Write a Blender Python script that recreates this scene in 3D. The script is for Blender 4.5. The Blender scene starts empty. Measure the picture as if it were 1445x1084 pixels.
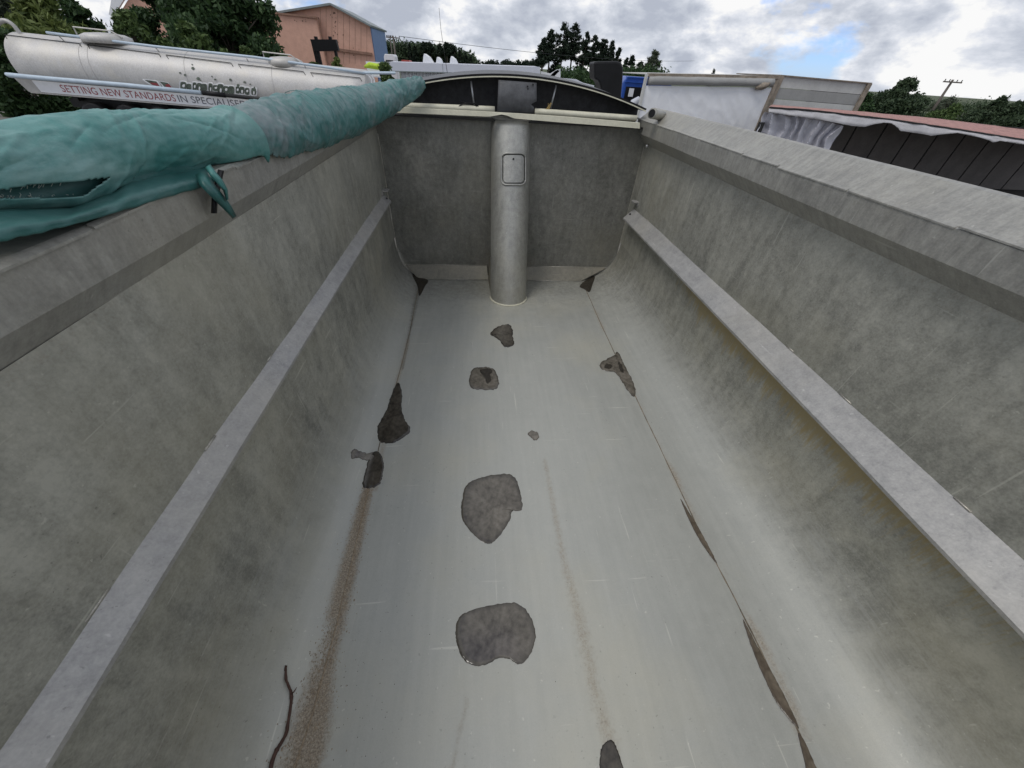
import bpy, math, random
import numpy as np
from mathutils import Vector, Matrix, noise
random.seed(7); rng = np.random.default_rng(7)
sc = bpy.context.scene
C = sc.collection

# ------------------------------------------------------------------ camera
CAM_H = 3.0
F = 500.0; CX, CY = 722.5, 542.0           # focal length in pixels of the 1445x1084 photograph
def _n(a): a = np.array(a, float); return a/np.linalg.norm(a)
Yc = _n((-52.5, 452, -F)); Zc = -np.array((-24.5, -556, -F)); Zc = _n(Zc-Yc*(Zc@Yc)); Xc = np.cross(Yc, Zc)
_r = math.radians(-1.0)
Zc, Xc = Zc*math.cos(_r)-Xc*math.sin(_r), Xc*math.cos(_r)+Zc*math.sin(_r)
R = np.array([Xc, Yc, Zc])
cam = bpy.data.cameras.new('camera'); co = bpy.data.objects.new('camera', cam); C.objects.link(co)
co.matrix_world = Matrix.Translation((0, 0, CAM_H)) @ Matrix([list(r) for r in R]).to_4x4()
cam.sensor_width = 36; cam.lens = 36*F/1445; cam.clip_start = .05; cam.clip_end = 6000
sc.camera = co
# ------------------------------------------------------------------ sky, sun, exposure
SUN_EL, SUN_AZ = math.radians(58), math.radians(-125)      # azimuth measured from +Y towards +X
w = bpy.data.worlds.new('World'); sc.world = w; w.use_nodes = True
nt = w.node_tree; N = nt.nodes; L = nt.links; N.clear()
def wn(t, **k):
    n = N.new(t)
    for a, b in k.items(): setattr(n, a, b)
    return n
sky = wn('ShaderNodeTexSky', sky_type='NISHITA', sun_disc=False, sun_elevation=SUN_EL, sun_rotation=SUN_AZ, ozone_density=5.0, dust_density=.3, air_density=.9)
tc = wn('ShaderNodeTexCoord'); sx = wn('ShaderNodeSeparateXYZ'); L.new(tc.outputs['Generated'], sx.inputs[0])
def wm(op, a, b=None):
    n = wn('ShaderNodeMath', operation=op)
    for i, v in enumerate((a, b)):
        if v is None: continue
        if isinstance(v, (int, float)): n.inputs[i].default_value = v
        else: L.new(v, n.inputs[i])
    return n.outputs[0]
CLOUD_OFF = 5.1
cv = wn('ShaderNodeCombineXYZ'); L.new(sx.outputs[0], cv.inputs[0]); L.new(sx.outputs[1], cv.inputs[1]); L.new(wm('ADD', wm('MULTIPLY', sx.outputs[2], 2.1), CLOUD_OFF), cv.inputs[2])
def wnoise(scale, detail, rough, dist=0.0):
    n = wn('ShaderNodeTexNoise'); n.inputs['Scale'].default_value = scale; n.inputs['Detail'].default_value = detail
    n.inputs['Roughness'].default_value = rough; n.inputs['Distortion'].default_value = dist
    L.new(cv.outputs[0], n.inputs['Vector']); return n.outputs['Fac']
def wramp(f, stops):
    n = wn('ShaderNodeValToRGB'); e = n.color_ramp.elements
    while len(e) < len(stops): e.new(.5)
    for i, (p, c) in enumerate(stops): e[i].position = p; e[i].color = (*c, 1)
    L.new(f, n.inputs[0]); return n.outputs[0]
cover = wramp(wnoise(3.4, 10, .56, .1), [(.365, (0, 0, 0)), (.435, (1, 1, 1))])
ccol = wramp(wnoise(7.5, 11, .58, .15), [(.38, (.48, .52, .61)), (.46, (.62, .66, .74)), (.52, (.78, .81, .88)), (.58, (1.0, 1.0, 1.0))])
tint = wn('ShaderNodeMix', data_type='RGBA', blend_type='MULTIPLY'); tint.inputs[0].default_value = 1; L.new(sky.outputs[0], tint.inputs[6]); tint.inputs[7].default_value = (.72, .86, 1.25, 1)
b1 = wn('ShaderNodeBackground'); L.new(tint.outputs[2], b1.inputs[0]); b1.inputs[1].default_value = .10
b2 = wn('ShaderNodeBackground'); L.new(ccol, b2.inputs[0]); b2.inputs[1].default_value = .80
ms = wn('ShaderNodeMixShader'); L.new(cover, ms.inputs[0]); L.new(b1.outputs[0], ms.inputs[1]); L.new(b2.outputs[0], ms.inputs[2])
wo = wn('ShaderNodeOutputWorld'); L.new(ms.outputs[0], wo.inputs[0])
sl = bpy.data.lights.new('sun', 'SUN'); sl.energy = 1.1; sl.angle = math.radians(22); sl.color = (1, .96, .9)
so = bpy.data.objects.new('sun', sl); C.objects.link(so)
sd = Vector((math.sin(SUN_AZ)*math.cos(SUN_EL), math.cos(SUN_AZ)*math.cos(SUN_EL), math.sin(SUN_EL)))
so.rotation_euler = sd.to_track_quat('Z', 'Y').to_euler(); so.location = sd*60
sc.view_settings.view_transform = 'Standard'; sc.view_settings.look = 'None'
sc.view_settings.exposure = 0.26; sc.view_settings.gamma = 1.0; sc.view_settings.use_curve_mapping = False

# ------------------------------------------------------------------ helpers
def ray(x, y): return R @ np.array((x-CX, CY-y, -F))
O = np.array((0, 0, CAM_H))
def atY(x, y, Y): d = ray(x, y); return O+d*Y/d[1]
def atX(x, y, X): d = ray(x, y); return O+d*X/d[0]
def atZ(x, y, Z): d = ray(x, y); return O+d*(Z-CAM_H)/d[2]
def pix(p):
    c = R.T @ (np.array(p, float)-O); return CX+F*c[0]/-c[2], CY-F*c[1]/-c[2]
def h(z): return CAM_H+z                     # height given relative to the eye

class MB:
    def __init__(s): s.v = []; s.f = []
    def add(s, vs, fs):
        o = len(s.v); s.v += [tuple(map(float, v)) for v in vs]; s.f += [tuple(o+i for i in f) for f in fs]; return s
    def box(s, a, b):
        (x0, y0, z0), (x1, y1, z1) = a, b
        return s.add([(x0,y0,z0),(x1,y0,z0),(x1,y1,z0),(x0,y1,z0),(x0,y0,z1),(x1,y0,z1),(x1,y1,z1),(x0,y1,z1)],
                     [(3,2,1,0),(4,5,6,7),(0,1,5,4),(1,2,6,5),(2,3,7,6),(3,0,4,7)])
    def prism(s, poly, d):                     # polygon (3-D points) extruded by vector d
        n = len(poly); p = [np.array(q, float) for q in poly]; d = np.array(d, float)
        vs = p+[q+d for q in p]
        return s.add(vs, [tuple(range(n))[::-1], tuple(range(n, 2*n))]+[(i, (i+1) % n, n+(i+1) % n, n+i) for i in range(n)])
    def tube(s, pts, r, seg=10, cap=True, jit=0.0):
        pts = [np.array(p, float) for p in pts]; n = len(pts); rr = r if hasattr(r, '__len__') else [r]*n
        vs = []; up = None
        for i in range(n):
            t = pts[min(i+1, n-1)]-pts[max(i-1, 0)]; t /= np.linalg.norm(t)+1e-12
            if up is None:
                a = np.array((0, 0, 1.)) if abs(t[2]) < .9 else np.array((1., 0, 0)); up = np.cross(t, a)
            up = up-t*(up@t); up /= np.linalg.norm(up)+1e-12; sd_ = np.cross(t, up)
            for k in range(seg):
                a = 2*math.pi*k/seg; q = rr[i]*(1+jit*random.uniform(-1, 1)); vs.append(pts[i]+q*(math.cos(a)*up+math.sin(a)*sd_))
        fs = [(i*seg+k, i*seg+(k+1) % seg, (i+1)*seg+(k+1) % seg, (i+1)*seg+k) for i in range(n-1) for k in range(seg)]
        if cap: fs += [tuple(range(seg))[::-1], tuple((n-1)*seg+k for k in range(seg))]
        return s.add(vs, fs)
    def bar(s, a, b, w_, t_):                   # rectangular bar from a to b
        a = np.array(a, float); b = np.array(b, float); d = b-a; d /= np.linalg.norm(d)
        u = np.cross(d, (0, 0, 1.)) if abs(d[2]) < .95 else np.cross(d, (0, 1., 0)); u /= np.linalg.norm(u); v = np.cross(d, u)
        c = [a+u*sx_*w_/2+v*sy_*t_/2 for sx_, sy_ in ((-1,-1),(1,-1),(1,1),(-1,1))]
        return s.prism(c, b-a)
    def grid(s, fn, nu, nv, closed_v=False):   # fn(i,j) -> point
        vs = [fn(i, j) for i in range(nu) for j in range(nv)]
        m = nv if closed_v else nv-1
        return s.add(vs, [(i*nv+j, (i+1)*nv+j, (i+1)*nv+(j+1) % nv, i*nv+(j+1) % nv) for i in range(nu-1) for j in range(m)])
    def sweep(s, prof, ys, closed=False):      # profile in X,Z swept along Y
        return s.grid(lambda i, j: (prof[j][0], ys[i], prof[j][1]), len(ys), len(prof), closed)

def wpos(p): return np.array(p.matrix_world.translation if p.parent is None else p.parent.location+p.location) if p else np.zeros(3)
def tag(o, label=None, cat=None, group=None, kind=None):
    if label: o['label'] = label
    if cat: o['category'] = cat
    if group: o['group'] = group
    if kind: o['kind'] = kind
    return o
def thing(name, label, cat, loc=(0, 0, 0), group=None):
    o = bpy.data.objects.new(name, None); C.objects.link(o); o.location = loc; o.empty_display_size = .2
    return tag(o, label, cat, group)
ORG = {}
def build(name, mb, mat, parent=None, smooth=False, label=None, origin=None, bevel=0):
    if parent is not None:
        org = ORG.get(parent.name, np.array(parent.location))
    else: org = np.array(origin, float) if origin is not None else np.zeros(3)
    me = bpy.data.meshes.new(name)
    v = np.array(mb.v, float)-org
    me.from_pydata(v.tolist(), [], mb.f); me.update()
    if smooth: me.polygons.foreach_set('use_smooth', [True]*len(me.polygons))
    me.materials.append(mat)
    o = bpy.data.objects.new(name, me); C.objects.link(o)
    if parent is not None: o.parent = parent
    else: o.location = org
    ORG[o.name] = org
    if label: o['label'] = label
    if bevel:
        m = o.modifiers.new('bevel', 'BEVEL'); m.width = bevel; m.segments = 2; m.limit_method = 'ANGLE'
    return o
def fmesh(name, V, Fq, mat, parent=None, origin=(0, 0, 0), smooth=False):      # fast numpy mesh of quads
    org = ORG.get(parent.name, np.array(parent.location)) if parent is not None else np.array(origin, float)
    V = (np.asarray(V, float)-org).astype(np.float32); Fq = np.asarray(Fq, np.int32); k = Fq.shape[1]
    me = bpy.data.meshes.new(name); me.vertices.add(len(V)); me.vertices.foreach_set('co', V.ravel())
    me.loops.add(Fq.size); me.loops.foreach_set('vertex_index', Fq.ravel()); me.polygons.add(len(Fq))
    me.polygons.foreach_set('loop_start', np.arange(0, Fq.size, k, dtype=np.int32))
    if smooth: me.polygons.foreach_set('use_smooth', [True]*len(Fq))
    me.update(calc_edges=True); me.materials.append(mat)
    o = bpy.data.objects.new(name, me); C.objects.link(o)
    if parent is not None: o.parent = parent
    else: o.location = org
    ORG[o.name] = org
    return o
def setattrs(o, **kw):
    for k, v in kw.items():
        a = o.data.attributes.new(k, 'FLOAT', 'POINT'); a.data.foreach_set('value', np.asarray(v, np.float32))

# ------------------------------------------------------------------ materials
class NT:
    def __init__(s, name):
        s.m = bpy.data.materials.new(name); s.m.use_nodes = True; s.t = s.m.node_tree; s.t.nodes.clear()
        s.out = s.n('ShaderNodeOutputMaterial'); s.p = s.n('ShaderNodeBsdfPrincipled'); s.l(s.p.outputs[0], s.out.inputs[0])
        s.tc = s.n('ShaderNodeTexCoord')
    def n(s, t, **k):
        x = s.t.nodes.new(t)
        for a, b in k.items(): setattr(x, a, b)
        return x
    def l(s, a, b): s.t.links.new(a, b)
    def put(s, v, i):
        if isinstance(v, (int, float)): i.default_value = v
        elif isinstance(v, tuple): i.default_value = (*v, 1) if len(v) == 3 else v
        else: s.l(v, i)
    def coords(s, scale=(1, 1, 1), rot=(0, 0, 0), src='Object'):
        m = s.n('ShaderNodeMapping'); m.inputs['Scale'].default_value = scale; m.inputs['Rotation'].default_value = rot
        s.l(s.tc.outputs[src], m.inputs[0]); return m.outputs[0]
    def noise(s, scale, detail=4, rough=.55, vec=None, dist=0.0):
        x = s.n('ShaderNodeTexNoise'); x.inputs['Scale'].default_value = scale; x.inputs['Detail'].default_value = detail
        x.inputs['Roughness'].default_value = rough; x.inputs['Distortion'].default_value = dist
        s.l(vec if vec is not None else s.tc.outputs['Object'], x.inputs['Vector']); return x.outputs['Fac']
    def ramp(s, f, stops):
        x = s.n('ShaderNodeValToRGB'); e = x.color_ramp.elements
        while len(e) < len(stops): e.new(.5)
        for i, (p, c) in enumerate(stops): e[i].position = p; e[i].color = (*((c,)*3 if isinstance(c, (int, float)) else c), 1)
        s.l(f, x.inputs[0]); return x.outputs[0]
    def mix(s, f, a, b, mode='MIX'):
        x = s.n('ShaderNodeMix', data_type='RGBA', blend_type=mode); s.put(f, x.inputs[0]); s.put(a, x.inputs[6]); s.put(b, x.inputs[7]); return x.outputs[2]
    def math(s, op, a, b=0.0, clamp=False):
        x = s.n('ShaderNodeMath', operation=op, use_clamp=clamp); s.put(a, x.inputs[0]); s.put(b, x.inputs[1]); return x.outputs[0]
    def attr(s, name): return s.n('ShaderNodeAttribute', attribute_name=name).outputs['Fac']
    def bump(s, hgt, strength, dist=.01):
        x = s.n('ShaderNodeBump'); x.inputs['Strength'].default_value = strength; x.inputs['Distance'].default_value = dist
        s.l(hgt, x.inputs['Height']); s.l(x.outputs[0], s.p.inputs['Normal'])
    def set(s, **k):
        names = dict(color='Base Color', rough='Roughness', metal='Metallic', spec='Specular IOR Level', alpha='Alpha', coat='Coat Weight', sheen='Sheen Weight', trans='Transmission Weight', sub='Subsurface Weight')
        for a, v in k.items(): s.put(v, s.p.inputs[names[a]])
        return s.m

def alu(name, lo, hi, metal=.55, rough=(.38, .6), streak=(1, 1, 1), streak_amt=.5, attrs=False, blot=2.2, floor=False):
    t = NT(name)
    big = t.noise(blot, 12, .70, dist=.3); mid = t.noise(24, 10, .74); fine = t.noise(130, 3, .6)
    st = t.noise(10, 5, .6, t.coords(streak))
    m = t.math('ADD', t.math('MULTIPLY', big, .34), t.math('MULTIPLY', mid, .42))
    m = t.math('ADD', m, t.math('MULTIPLY', st, .30*streak_amt*2))
    m = t.math('ADD', m, t.math('MULTIPLY', fine, .24))
    tot = .34+.42+.30*streak_amt*2+.24
    m = t.math('DIVIDE', m, tot)
    col = t.ramp(m, [(.415, lo), (.50, tuple((a+b)/2 for a, b in zip(lo, hi))), (.585, hi)])
    if floor:
        flr = t.attr('flr'); st2 = t.noise(16, 6, .65, t.coords((5, .25, 5)))
        fcol = t.ramp(t.math('ADD', t.math('ADD', t.math('MULTIPLY', m, .54), t.math('MULTIPLY', t.noise(9, 6, .62, t.coords((3.2, .22, 3.2))), .26)), t.math('MULTIPLY', t.noise(240, 2, .6), .20)), [(.36, (.33, .336, .310)), (.50, (.385, .39, .36)), (.64, (.44, .444, .41))])
        flr = t.ramp(t.math('ADD', flr, t.math('MULTIPLY', t.math('SUBTRACT', st2, .5), t.math('MULTIPLY', t.math('SUBTRACT', 1.0, flr), 1.2))), [(.1, 0.0), (.95, 1.0)])
        bright = t.math('MULTIPLY', t.ramp(st2, [(.50, 0.0), (.66, .55)]), t.attr('curve'))
        col = t.mix(bright, col, (.46, .465, .455))
        col = t.mix(flr, col, fcol); metal = t.math('SUBTRACT', metal, t.math('MULTIPLY', flr, .28))
    tan = t.ramp(t.noise(1.3, 5, .6), [(.47, 0.0), (.72, .40)])
    col = t.mix(tan, col, tuple(c*k for c, k in zip(hi, (.98, .93, .80))))
    for rot, sc_ in (((.5, .3, .2), (55, 2.5, 55)), ((1.2, -.4, .9), (2.5, 60, 60)), ((.2, .9, -.5), (60, 60, 2.2))):      # fine scratches
        scm = t.ramp(t.noise(1.0, 2, .5, t.coords(sc_, rot)), [(.715, 0.0), (.76, .34)])
        col = t.mix(scm, col, tuple(min(1, c*1.5) for c in hi))
    pit = t.ramp(t.noise(70, 3, .6), [(.66, 0.0), (.72, .5)]); col = t.mix(t.math('MULTIPLY', pit, t.ramp(t.noise(2.3, 3, .5), [(.45, .1), (.65, 1.0)])), col, tuple(c*.35 for c in lo))
    rg = t.ramp(m, [(.38, rough[0]), (.62, rough[1])]); me_ = metal
    if attrs:
        dirt = t.attr('dirt'); grime = t.attr('grime'); pale = t.attr('pale')
        nz = t.noise(60, 6, .7)
        dm = t.math('MULTIPLY', t.ramp(t.math('ADD', dirt, t.math('MULTIPLY', t.math('SUBTRACT', nz, .5), .75)), [(.24, 0.0), (.80, 1.0)]), .9)
        dcol = t.ramp(t.noise(170, 4, .7), [(.33, (.12, .09, .062)), (.5, (.27, .22, .16)), (.66, (.42, .37, .29))])
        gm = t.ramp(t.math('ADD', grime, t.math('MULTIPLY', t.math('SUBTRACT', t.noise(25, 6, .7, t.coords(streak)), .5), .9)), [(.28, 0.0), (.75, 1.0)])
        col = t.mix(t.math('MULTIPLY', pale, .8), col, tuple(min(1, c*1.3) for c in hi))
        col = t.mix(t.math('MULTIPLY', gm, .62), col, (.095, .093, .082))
        col = t.mix(dm, col, dcol)
        oc = t.ramp(t.math('ADD', t.attr('ochre'), t.math('MULTIPLY', t.math('SUBTRACT', t.noise(40, 8, .75, t.coords((1, 1.6, .25))), .5), 1.9)), [(.32, 0.0), (.72, .8)])
        col = t.mix(oc, col, (.40, .315, .15))
        me_ = t.math('MULTIPLY', t.math('SUBTRACT', 1.0, t.math('MAXIMUM', dm, t.math('MULTIPLY', gm, .5))), metal)
        rg = t.math('ADD', rg, t.math('MULTIPLY', dm, .35))
    t.bump(t.math('ADD', m, t.math('MULTIPLY', mid, .5)), .16, .006)
    return t.set(color=col, rough=rg, metal=me_)

def plain(name, col, rough=.6, metal=0.0, var=.25, scale=8, bump=.1, spec=.4):
    t = NT(name); n_ = t.noise(scale, 6, .65); f_ = t.noise(scale*9, 3, .6)
    mm = t.math('ADD', t.math('MULTIPLY', n_, .7), t.math('MULTIPLY', f_, .3))
    c = t.ramp(mm, [(.33, tuple(x*(1-var) for x in col)), (.67, tuple(min(1, x*(1+var)) for x in col))])
    t.bump(mm, bump, .01); return t.set(color=c, rough=rough, metal=metal, spec=spec)

M = {}
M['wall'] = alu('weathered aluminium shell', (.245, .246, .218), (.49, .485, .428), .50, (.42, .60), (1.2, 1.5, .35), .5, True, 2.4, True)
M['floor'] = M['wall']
M['rail'] = alu('dull aluminium rail', (.25, .246, .226), (.41, .402, .365), .42, (.45, .62), (.8, 4.5, .8), .6, False, 2.2)
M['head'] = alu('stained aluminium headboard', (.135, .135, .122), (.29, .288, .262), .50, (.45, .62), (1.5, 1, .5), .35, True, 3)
M['column'] = alu('bright aluminium housing', (.28, .28, .262), (.43, .428, .395), .62, (.42, .55), (3, 3, .35), .4, False, 2.5)
M['bar'] = alu('pale aluminium bar', (.29, .288, .282), (.46, .452, .435), .38, (.45, .6), (3, .6, 3), .3, False, 5)
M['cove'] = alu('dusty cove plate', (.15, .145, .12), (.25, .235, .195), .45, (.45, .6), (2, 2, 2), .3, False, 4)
M['weld'] = plain('weld bead', (.45, .43, .38), .45, .6, .35, 60)
M['dirt'] = plain('dry dirt grains', (.27, .215, .15), .95, 0, .5, 90, .2)
M['weldirty'] = plain('dirt caked weld bead', (.17, .14, .10), .8, 0, .7, 12)
M['cream'] = plain('cream painted steel', (.60, .58, .46), .45, 0, .14, 9, .05)
M['blackpanel'] = plain('black plastic panel', (.018, .018, .02), .55, 0, .8, 18, .15)
M['rubber'] = plain('grey black rubber', (.075, .077, .082), .5, 0, .4, 14, .15)
M['black'] = plain('black plastic', (.008, .008, .009), .5, 0, .4, 6, .05, .25)
M['dark'] = plain('black steel', (.02, .02, .02), .5, .3, .3, 5)
M['steel'] = plain('galvanised steel', (.45, .46, .47), .45, .7, .25, 12)
t = NT('yard gravel and far grass'); ln_ = t.n('ShaderNodeVectorMath', operation='LENGTH'); t.l(t.tc.outputs['Object'], ln_.inputs[0])
gcol = t.ramp(t.noise(.8, 8, .7), [(.3, (.11, .105, .095)), (.7, (.25, .24, .22))]); grass = t.ramp(t.noise(.15, 6, .6), [(.3, (.035, .05, .02)), (.7, (.08, .10, .04))])
gmix = t.math('SUBTRACT', t.math('DIVIDE', ln_.outputs['Value'], 25.0), t.math('ADD', 1.6, t.noise(.1, 4, .6)), True)
t.bump(t.noise(12, 5, .7), .4, .02); M['ground'] = t.set(color=t.mix(gmix, gcol, grass), rough=.95)

# ------------------------------------------------------------------ setting
gm = MB()
def gfn(i, j):
    a = 2*math.pi*j/48; r = [0, 8, 20, 45, 90, 180, 400, 900, 2500][i]; return (r*math.cos(a), r*math.sin(a)+10, 0)
gm.grid(gfn, 9, 48, True)
tag(build('ground', gm, M['ground']), kind='structure')

# ------------------------------------------------------------------ tipper truck
XL, XR, YB, YH = -.865, 1.585, -1.7, 3.88
ZF = h(-1.81)
truck = thing('tipper_truck', 'tipper truck with empty open aluminium bin, puddles on its floor', 'truck', (.36, 1.5, 0))
def fz(x, y):
    return ZF+.0035*noise.noise((x*2.1, y*1.6, 3.1))+.0018*noise.noise((x*6, y*5, 9.7))
def bez(a, b, c, n):
    a, b, c = map(np.array, (a, b, c)); return [tuple((1-t)**2*a+2*t*(1-t)*b+t*t*c) for t in np.linspace(0, 1, n)]
ZW = h(-1.40)
profL = bez((XL, ZW), (XL, ZF), (-.61, ZF), 26); profR = bez((1.145, ZF), (XR, ZF), (XR, ZW), 30)
prof = profL+[(x, ZF) for x in np.linspace(-.61, 1.145, 148)[1:-1]]+profR
ys = list(np.linspace(YB, -.15, 30))+list(np.linspace(-.14, 3.86, 390))
fm = MB().grid(lambda i, j: (prof[j][0], ys[i], prof[j][1]+(fz(prof[j][0], ys[i])-ZF)*(1 if abs(prof[j][1]-ZF) < .02 else .4)), len(ys), len(prof))
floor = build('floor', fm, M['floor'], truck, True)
V = np.array(fm.v)
_px = np.array([p[0] for p in prof]); _pz = np.array([p[1] for p in prof])
def zs_at(x, y): return float(np.interp(x, _px, _pz))+(fz(x, y)-ZF)*(1 if -.62 < x < 1.16 else .5)
def fpt(x, y):                       # the point of the curved bin floor that a pixel shows
    z = ZF
    for _ in range(14):
        p = atZ(x, y, z); z = .4*z+.6*float(np.interp(p[0], _px, _pz))
    p[2] = zs_at(p[0], p[1]); return p
def lane(left, right):               # two pixel edges of a streak on the floor -> X limits as a function of Y
    a = np.array([fpt(*p) for p in left]); b = np.array([fpt(*p) for p in right])
    a = a[np.argsort(a[:, 1])]; b = b[np.argsort(b[:, 1])]
    return lambda Y: (np.interp(Y, a[:, 1], a[:, 0]), np.interp(Y, b[:, 1], b[:, 0]), a[0, 1], a[-1, 1])
def lane_mask(X, Y, ln, soft=.5, ysoft=.05):
    l_, r_, y0, y1 = ln(Y); c_ = (l_+r_)/2; hw = np.maximum((r_-l_)/2, .004)
    d = np.abs(X-c_)/hw; m = np.clip((1+soft-d)/(2*soft), 0, 1)
    return m*np.clip((Y-y0)/ysoft+1, 0, 1)*np.clip((y1-Y)/ysoft+1, 0, 1)
trail = lane([(511, 690), (487, 770), (462, 860), (432, 960), (405, 1040), (385, 1084), (360, 1150)], [(527, 690), (513, 760), (497, 840), (474, 940), (466, 1030), (458, 1084), (450, 1150)])
seamLd = lane([(588, 396), (575, 470), (566, 520)], [(598, 396), (580, 470), (570, 520)])
seamLt = lane([(572, 480), (541, 600), (524, 690)], [(580, 480), (549, 600), (536, 690)])
seamRt = lane([(828, 415), (850, 470), (905, 580), (960, 700), (1045, 870), (1085, 950), (1140, 1084), (1170, 1150)], [(834, 415), (857, 470), (914, 580), (972, 700), (1062, 870), (1108, 950), (1165, 1084), (1200, 1150)])
rust = lane([(765, 650), (786, 780), (806, 880), (826, 970), (850, 1070)], [(773, 650), (800, 780), (832, 880), (850, 970), (884, 1070)])
rust2 = lane([(655, 990), (640, 1050), (632, 1084)], [(664, 990), (650, 1050), (646, 1084)])
dirt = np.zeros(len(V)); grime = np.zeros(len(V)); pale = np.zeros(len(V))
X_, Y_, Z_ = V.T; flat = Z_ < ZF+.08
pn = np.array([noise.noise((q[0]*9, q[1]*3.5, 4))+.5*noise.noise((q[0]*30, q[1]*14, 4)) if q[1] < 1.3 and q[0] < -.3 else 0 for q in V])
dirt = np.maximum(dirt, np.clip(.80+.55*pn, .2, 1)*lane_mask(X_, Y_, trail, .55)*flat)
dirt = np.maximum(dirt, .55*lane_mask(X_, Y_, seamLt, .7)*flat)
dirt = np.maximum(dirt, np.clip(.42+.18*np.sin(Y_*7)+.1*np.sin(Y_*23), .28, .7)*lane_mask(X_, Y_, seamRt, .8)*flat)
dirt = np.maximum(dirt, .47*lane_mask(X_, Y_, rust, .9)*flat)
dirt = np.maximum(dirt, .40*lane_mask(X_, Y_, rust2, .9)*flat)
dirt = np.maximum(dirt, .36*np.clip(1-np.hypot((X_-.2)/.16, (Y_-2.75)/.22), 0, 1)*1.3)
grime = np.maximum(grime, .8*lane_mask(X_, Y_, seamLd, .8)*flat)
grime = np.maximum(grime, .60*np.clip((Y_-2.75)/1.1, 0, 1))  # light falloff painted in: the floor darkens towards the headboard
up = np.clip((Z_-ZF-.03)/.22, 0, 1)
grime = np.maximum(grime, .20*np.clip((Z_-ZF-.12)/.3, 0, 1))  # darker tone up the curved edges
pale = np.clip(.55-np.abs(X_-.2)*.5, 0, 1)*np.clip((2.9-Y_)/1.5, 0, 1)*.35
setattrs(floor, curve=np.clip((Z_-ZF)/.05, 0, 1)*np.clip(1.25-(Z_-ZF)/.41, 0, 1), dirt=dirt, grime=grime, pale=pale, flr=np.clip(1-(Z_-ZF-.003)/.36, 0, 1)**.8*(.45+.55*np.clip((3.9-Y_)/1.3, 0, 1)))  # flr also drops towards the headboard, painting the same light falloff
# weld seams
for pts in ([(592, 398), (578, 470), (560, 540), (540, 610), (520, 690)], [(520, 690), (497, 790), (470, 900), (440, 1010), (415, 1084), (395, 1150)],
            [(822, 398), (850, 462), (895, 556), (935, 640), (985, 745), (1060, 890), (1108, 990), (1150, 1084), (1190, 1160)]):
    P_ = [fpt(*p) for p in pts]; Q = []
    for a, b in zip(P_[:-1], P_[1:]):
        for t in np.linspace(0, 1, 14, endpoint=False):
            q = a+(b-a)*t; q[2] = zs_at(q[0], q[1])-.001; q[0] += .0015*noise.noise((q[1]*9, 1, 2)); Q.append(q)
    build('weld_seam', MB().tube(Q, [.0038*(1+.5*noise.noise((q[1]*30, 4, 4))) for q in Q], 6), M['dirt' if pts[0][1] == 690 else 'weldirty'], truck, True)

# side walls
def wall(XW, ztop, sgn, tan_z):
    zs = list(np.linspace(ZW, h(ztop), 44)); yw = list(np.linspace(YB, YH, 200))
    def fn(i, j):
        y, z = yw[i], zs[j]; k = math.sin(math.pi*j/43)
        return (XW+sgn*k*(.010*noise.noise((y*.8, z*1.4, 5+sgn))+.003*noise.noise((y*3, z*3, 5+sgn))), y, z)
    m = MB().grid(fn, 200, 44)
    n0 = len(m.v)
    m.add([(XW+sgn*.05, YB, ZW), (XW+sgn*.05, YH, ZW), (XW+sgn*.05, YH, h(ztop)), (XW+sgn*.05, YB, h(ztop))], [(0, 1, 2, 3)])
    o = build('side_wall', m, M['wall'], truck, True)
    v = np.array(m.v); d = np.zeros(len(v)); g = np.zeros(len(v)); p = np.zeros(len(v))
    nzv = np.array([noise.noise((q[1]*14, 3, sgn))+.5*noise.noise((q[1]*37, 3, sgn)) for q in v])
    zz_ = v[:, 2]-h(tan_z)
    oc_ = np.where(zz_ < 0, .95*np.clip(1+zz_/(.20+.14*nzv), 0, 1)*np.clip((2.9-v[:, 1])/.8, 0, 1)*np.clip(v[:, 1]+.3, .35, 1), 0)*(1 if sgn > 0 else 0)
    d = 0*v[:, 0]
    d = np.maximum(d, .30*np.clip(1-(h(ztop)-v[:, 2])/.18, 0, 1))
    g = .20*np.clip(1-(v[:, 2]-ZW)/.35, 0, 1)+.20*np.exp(-((v[:, 2]-h(tan_z)-.12)/.22)**2)  # darker towards the wall foot and around the deflector bar
    g = np.maximum(g, .45*np.clip((v[:, 1]-3.3)/.6, 0, 1))  # darker towards the headboard end
    p = .25*np.clip(1-(h(ztop)-v[:, 2])/.45, 0, 1)
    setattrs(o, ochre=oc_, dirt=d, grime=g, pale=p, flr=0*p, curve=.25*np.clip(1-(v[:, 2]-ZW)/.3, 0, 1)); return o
wallL = wall(XL, -.458, -1, -1.07); wallR = wall(XR, -.482, 1, -1.165)
yl = list(np.linspace(YB, 3.97, 60))
def rail(pf, name='top_rail'):
    m = MB()
    def fn(i, j):
        x, z = pf[j]; y = yl[i]; return (x+.003*noise.noise((y*1.2, j*.3, 7)), y, h(z)+.003*noise.noise((y*1.4, j*.3, 17)))
    m.grid(fn, 60, len(pf), True); n = len(pf)
    m.f += [tuple(range(n))[::-1], tuple(59*n+k for k in range(n))]
    return build(name, m, M['rail'], truck)
railR = rail([(1.587, -.484), (1.50, -.402), (1.498, -.308), (1.512, -.300), (1.596, -.232), (1.612, -.219), (1.632, -.214), (1.652, -.222), (1.662, -.245), (1.662, -.484)])
railL = rail([(-.867, -.460), (-.82, -.394), (-.818, -.302), (-.83, -.296), (-.94, -.296), (-.95, -.31), (-.95, -.46)][::-1])
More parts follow.
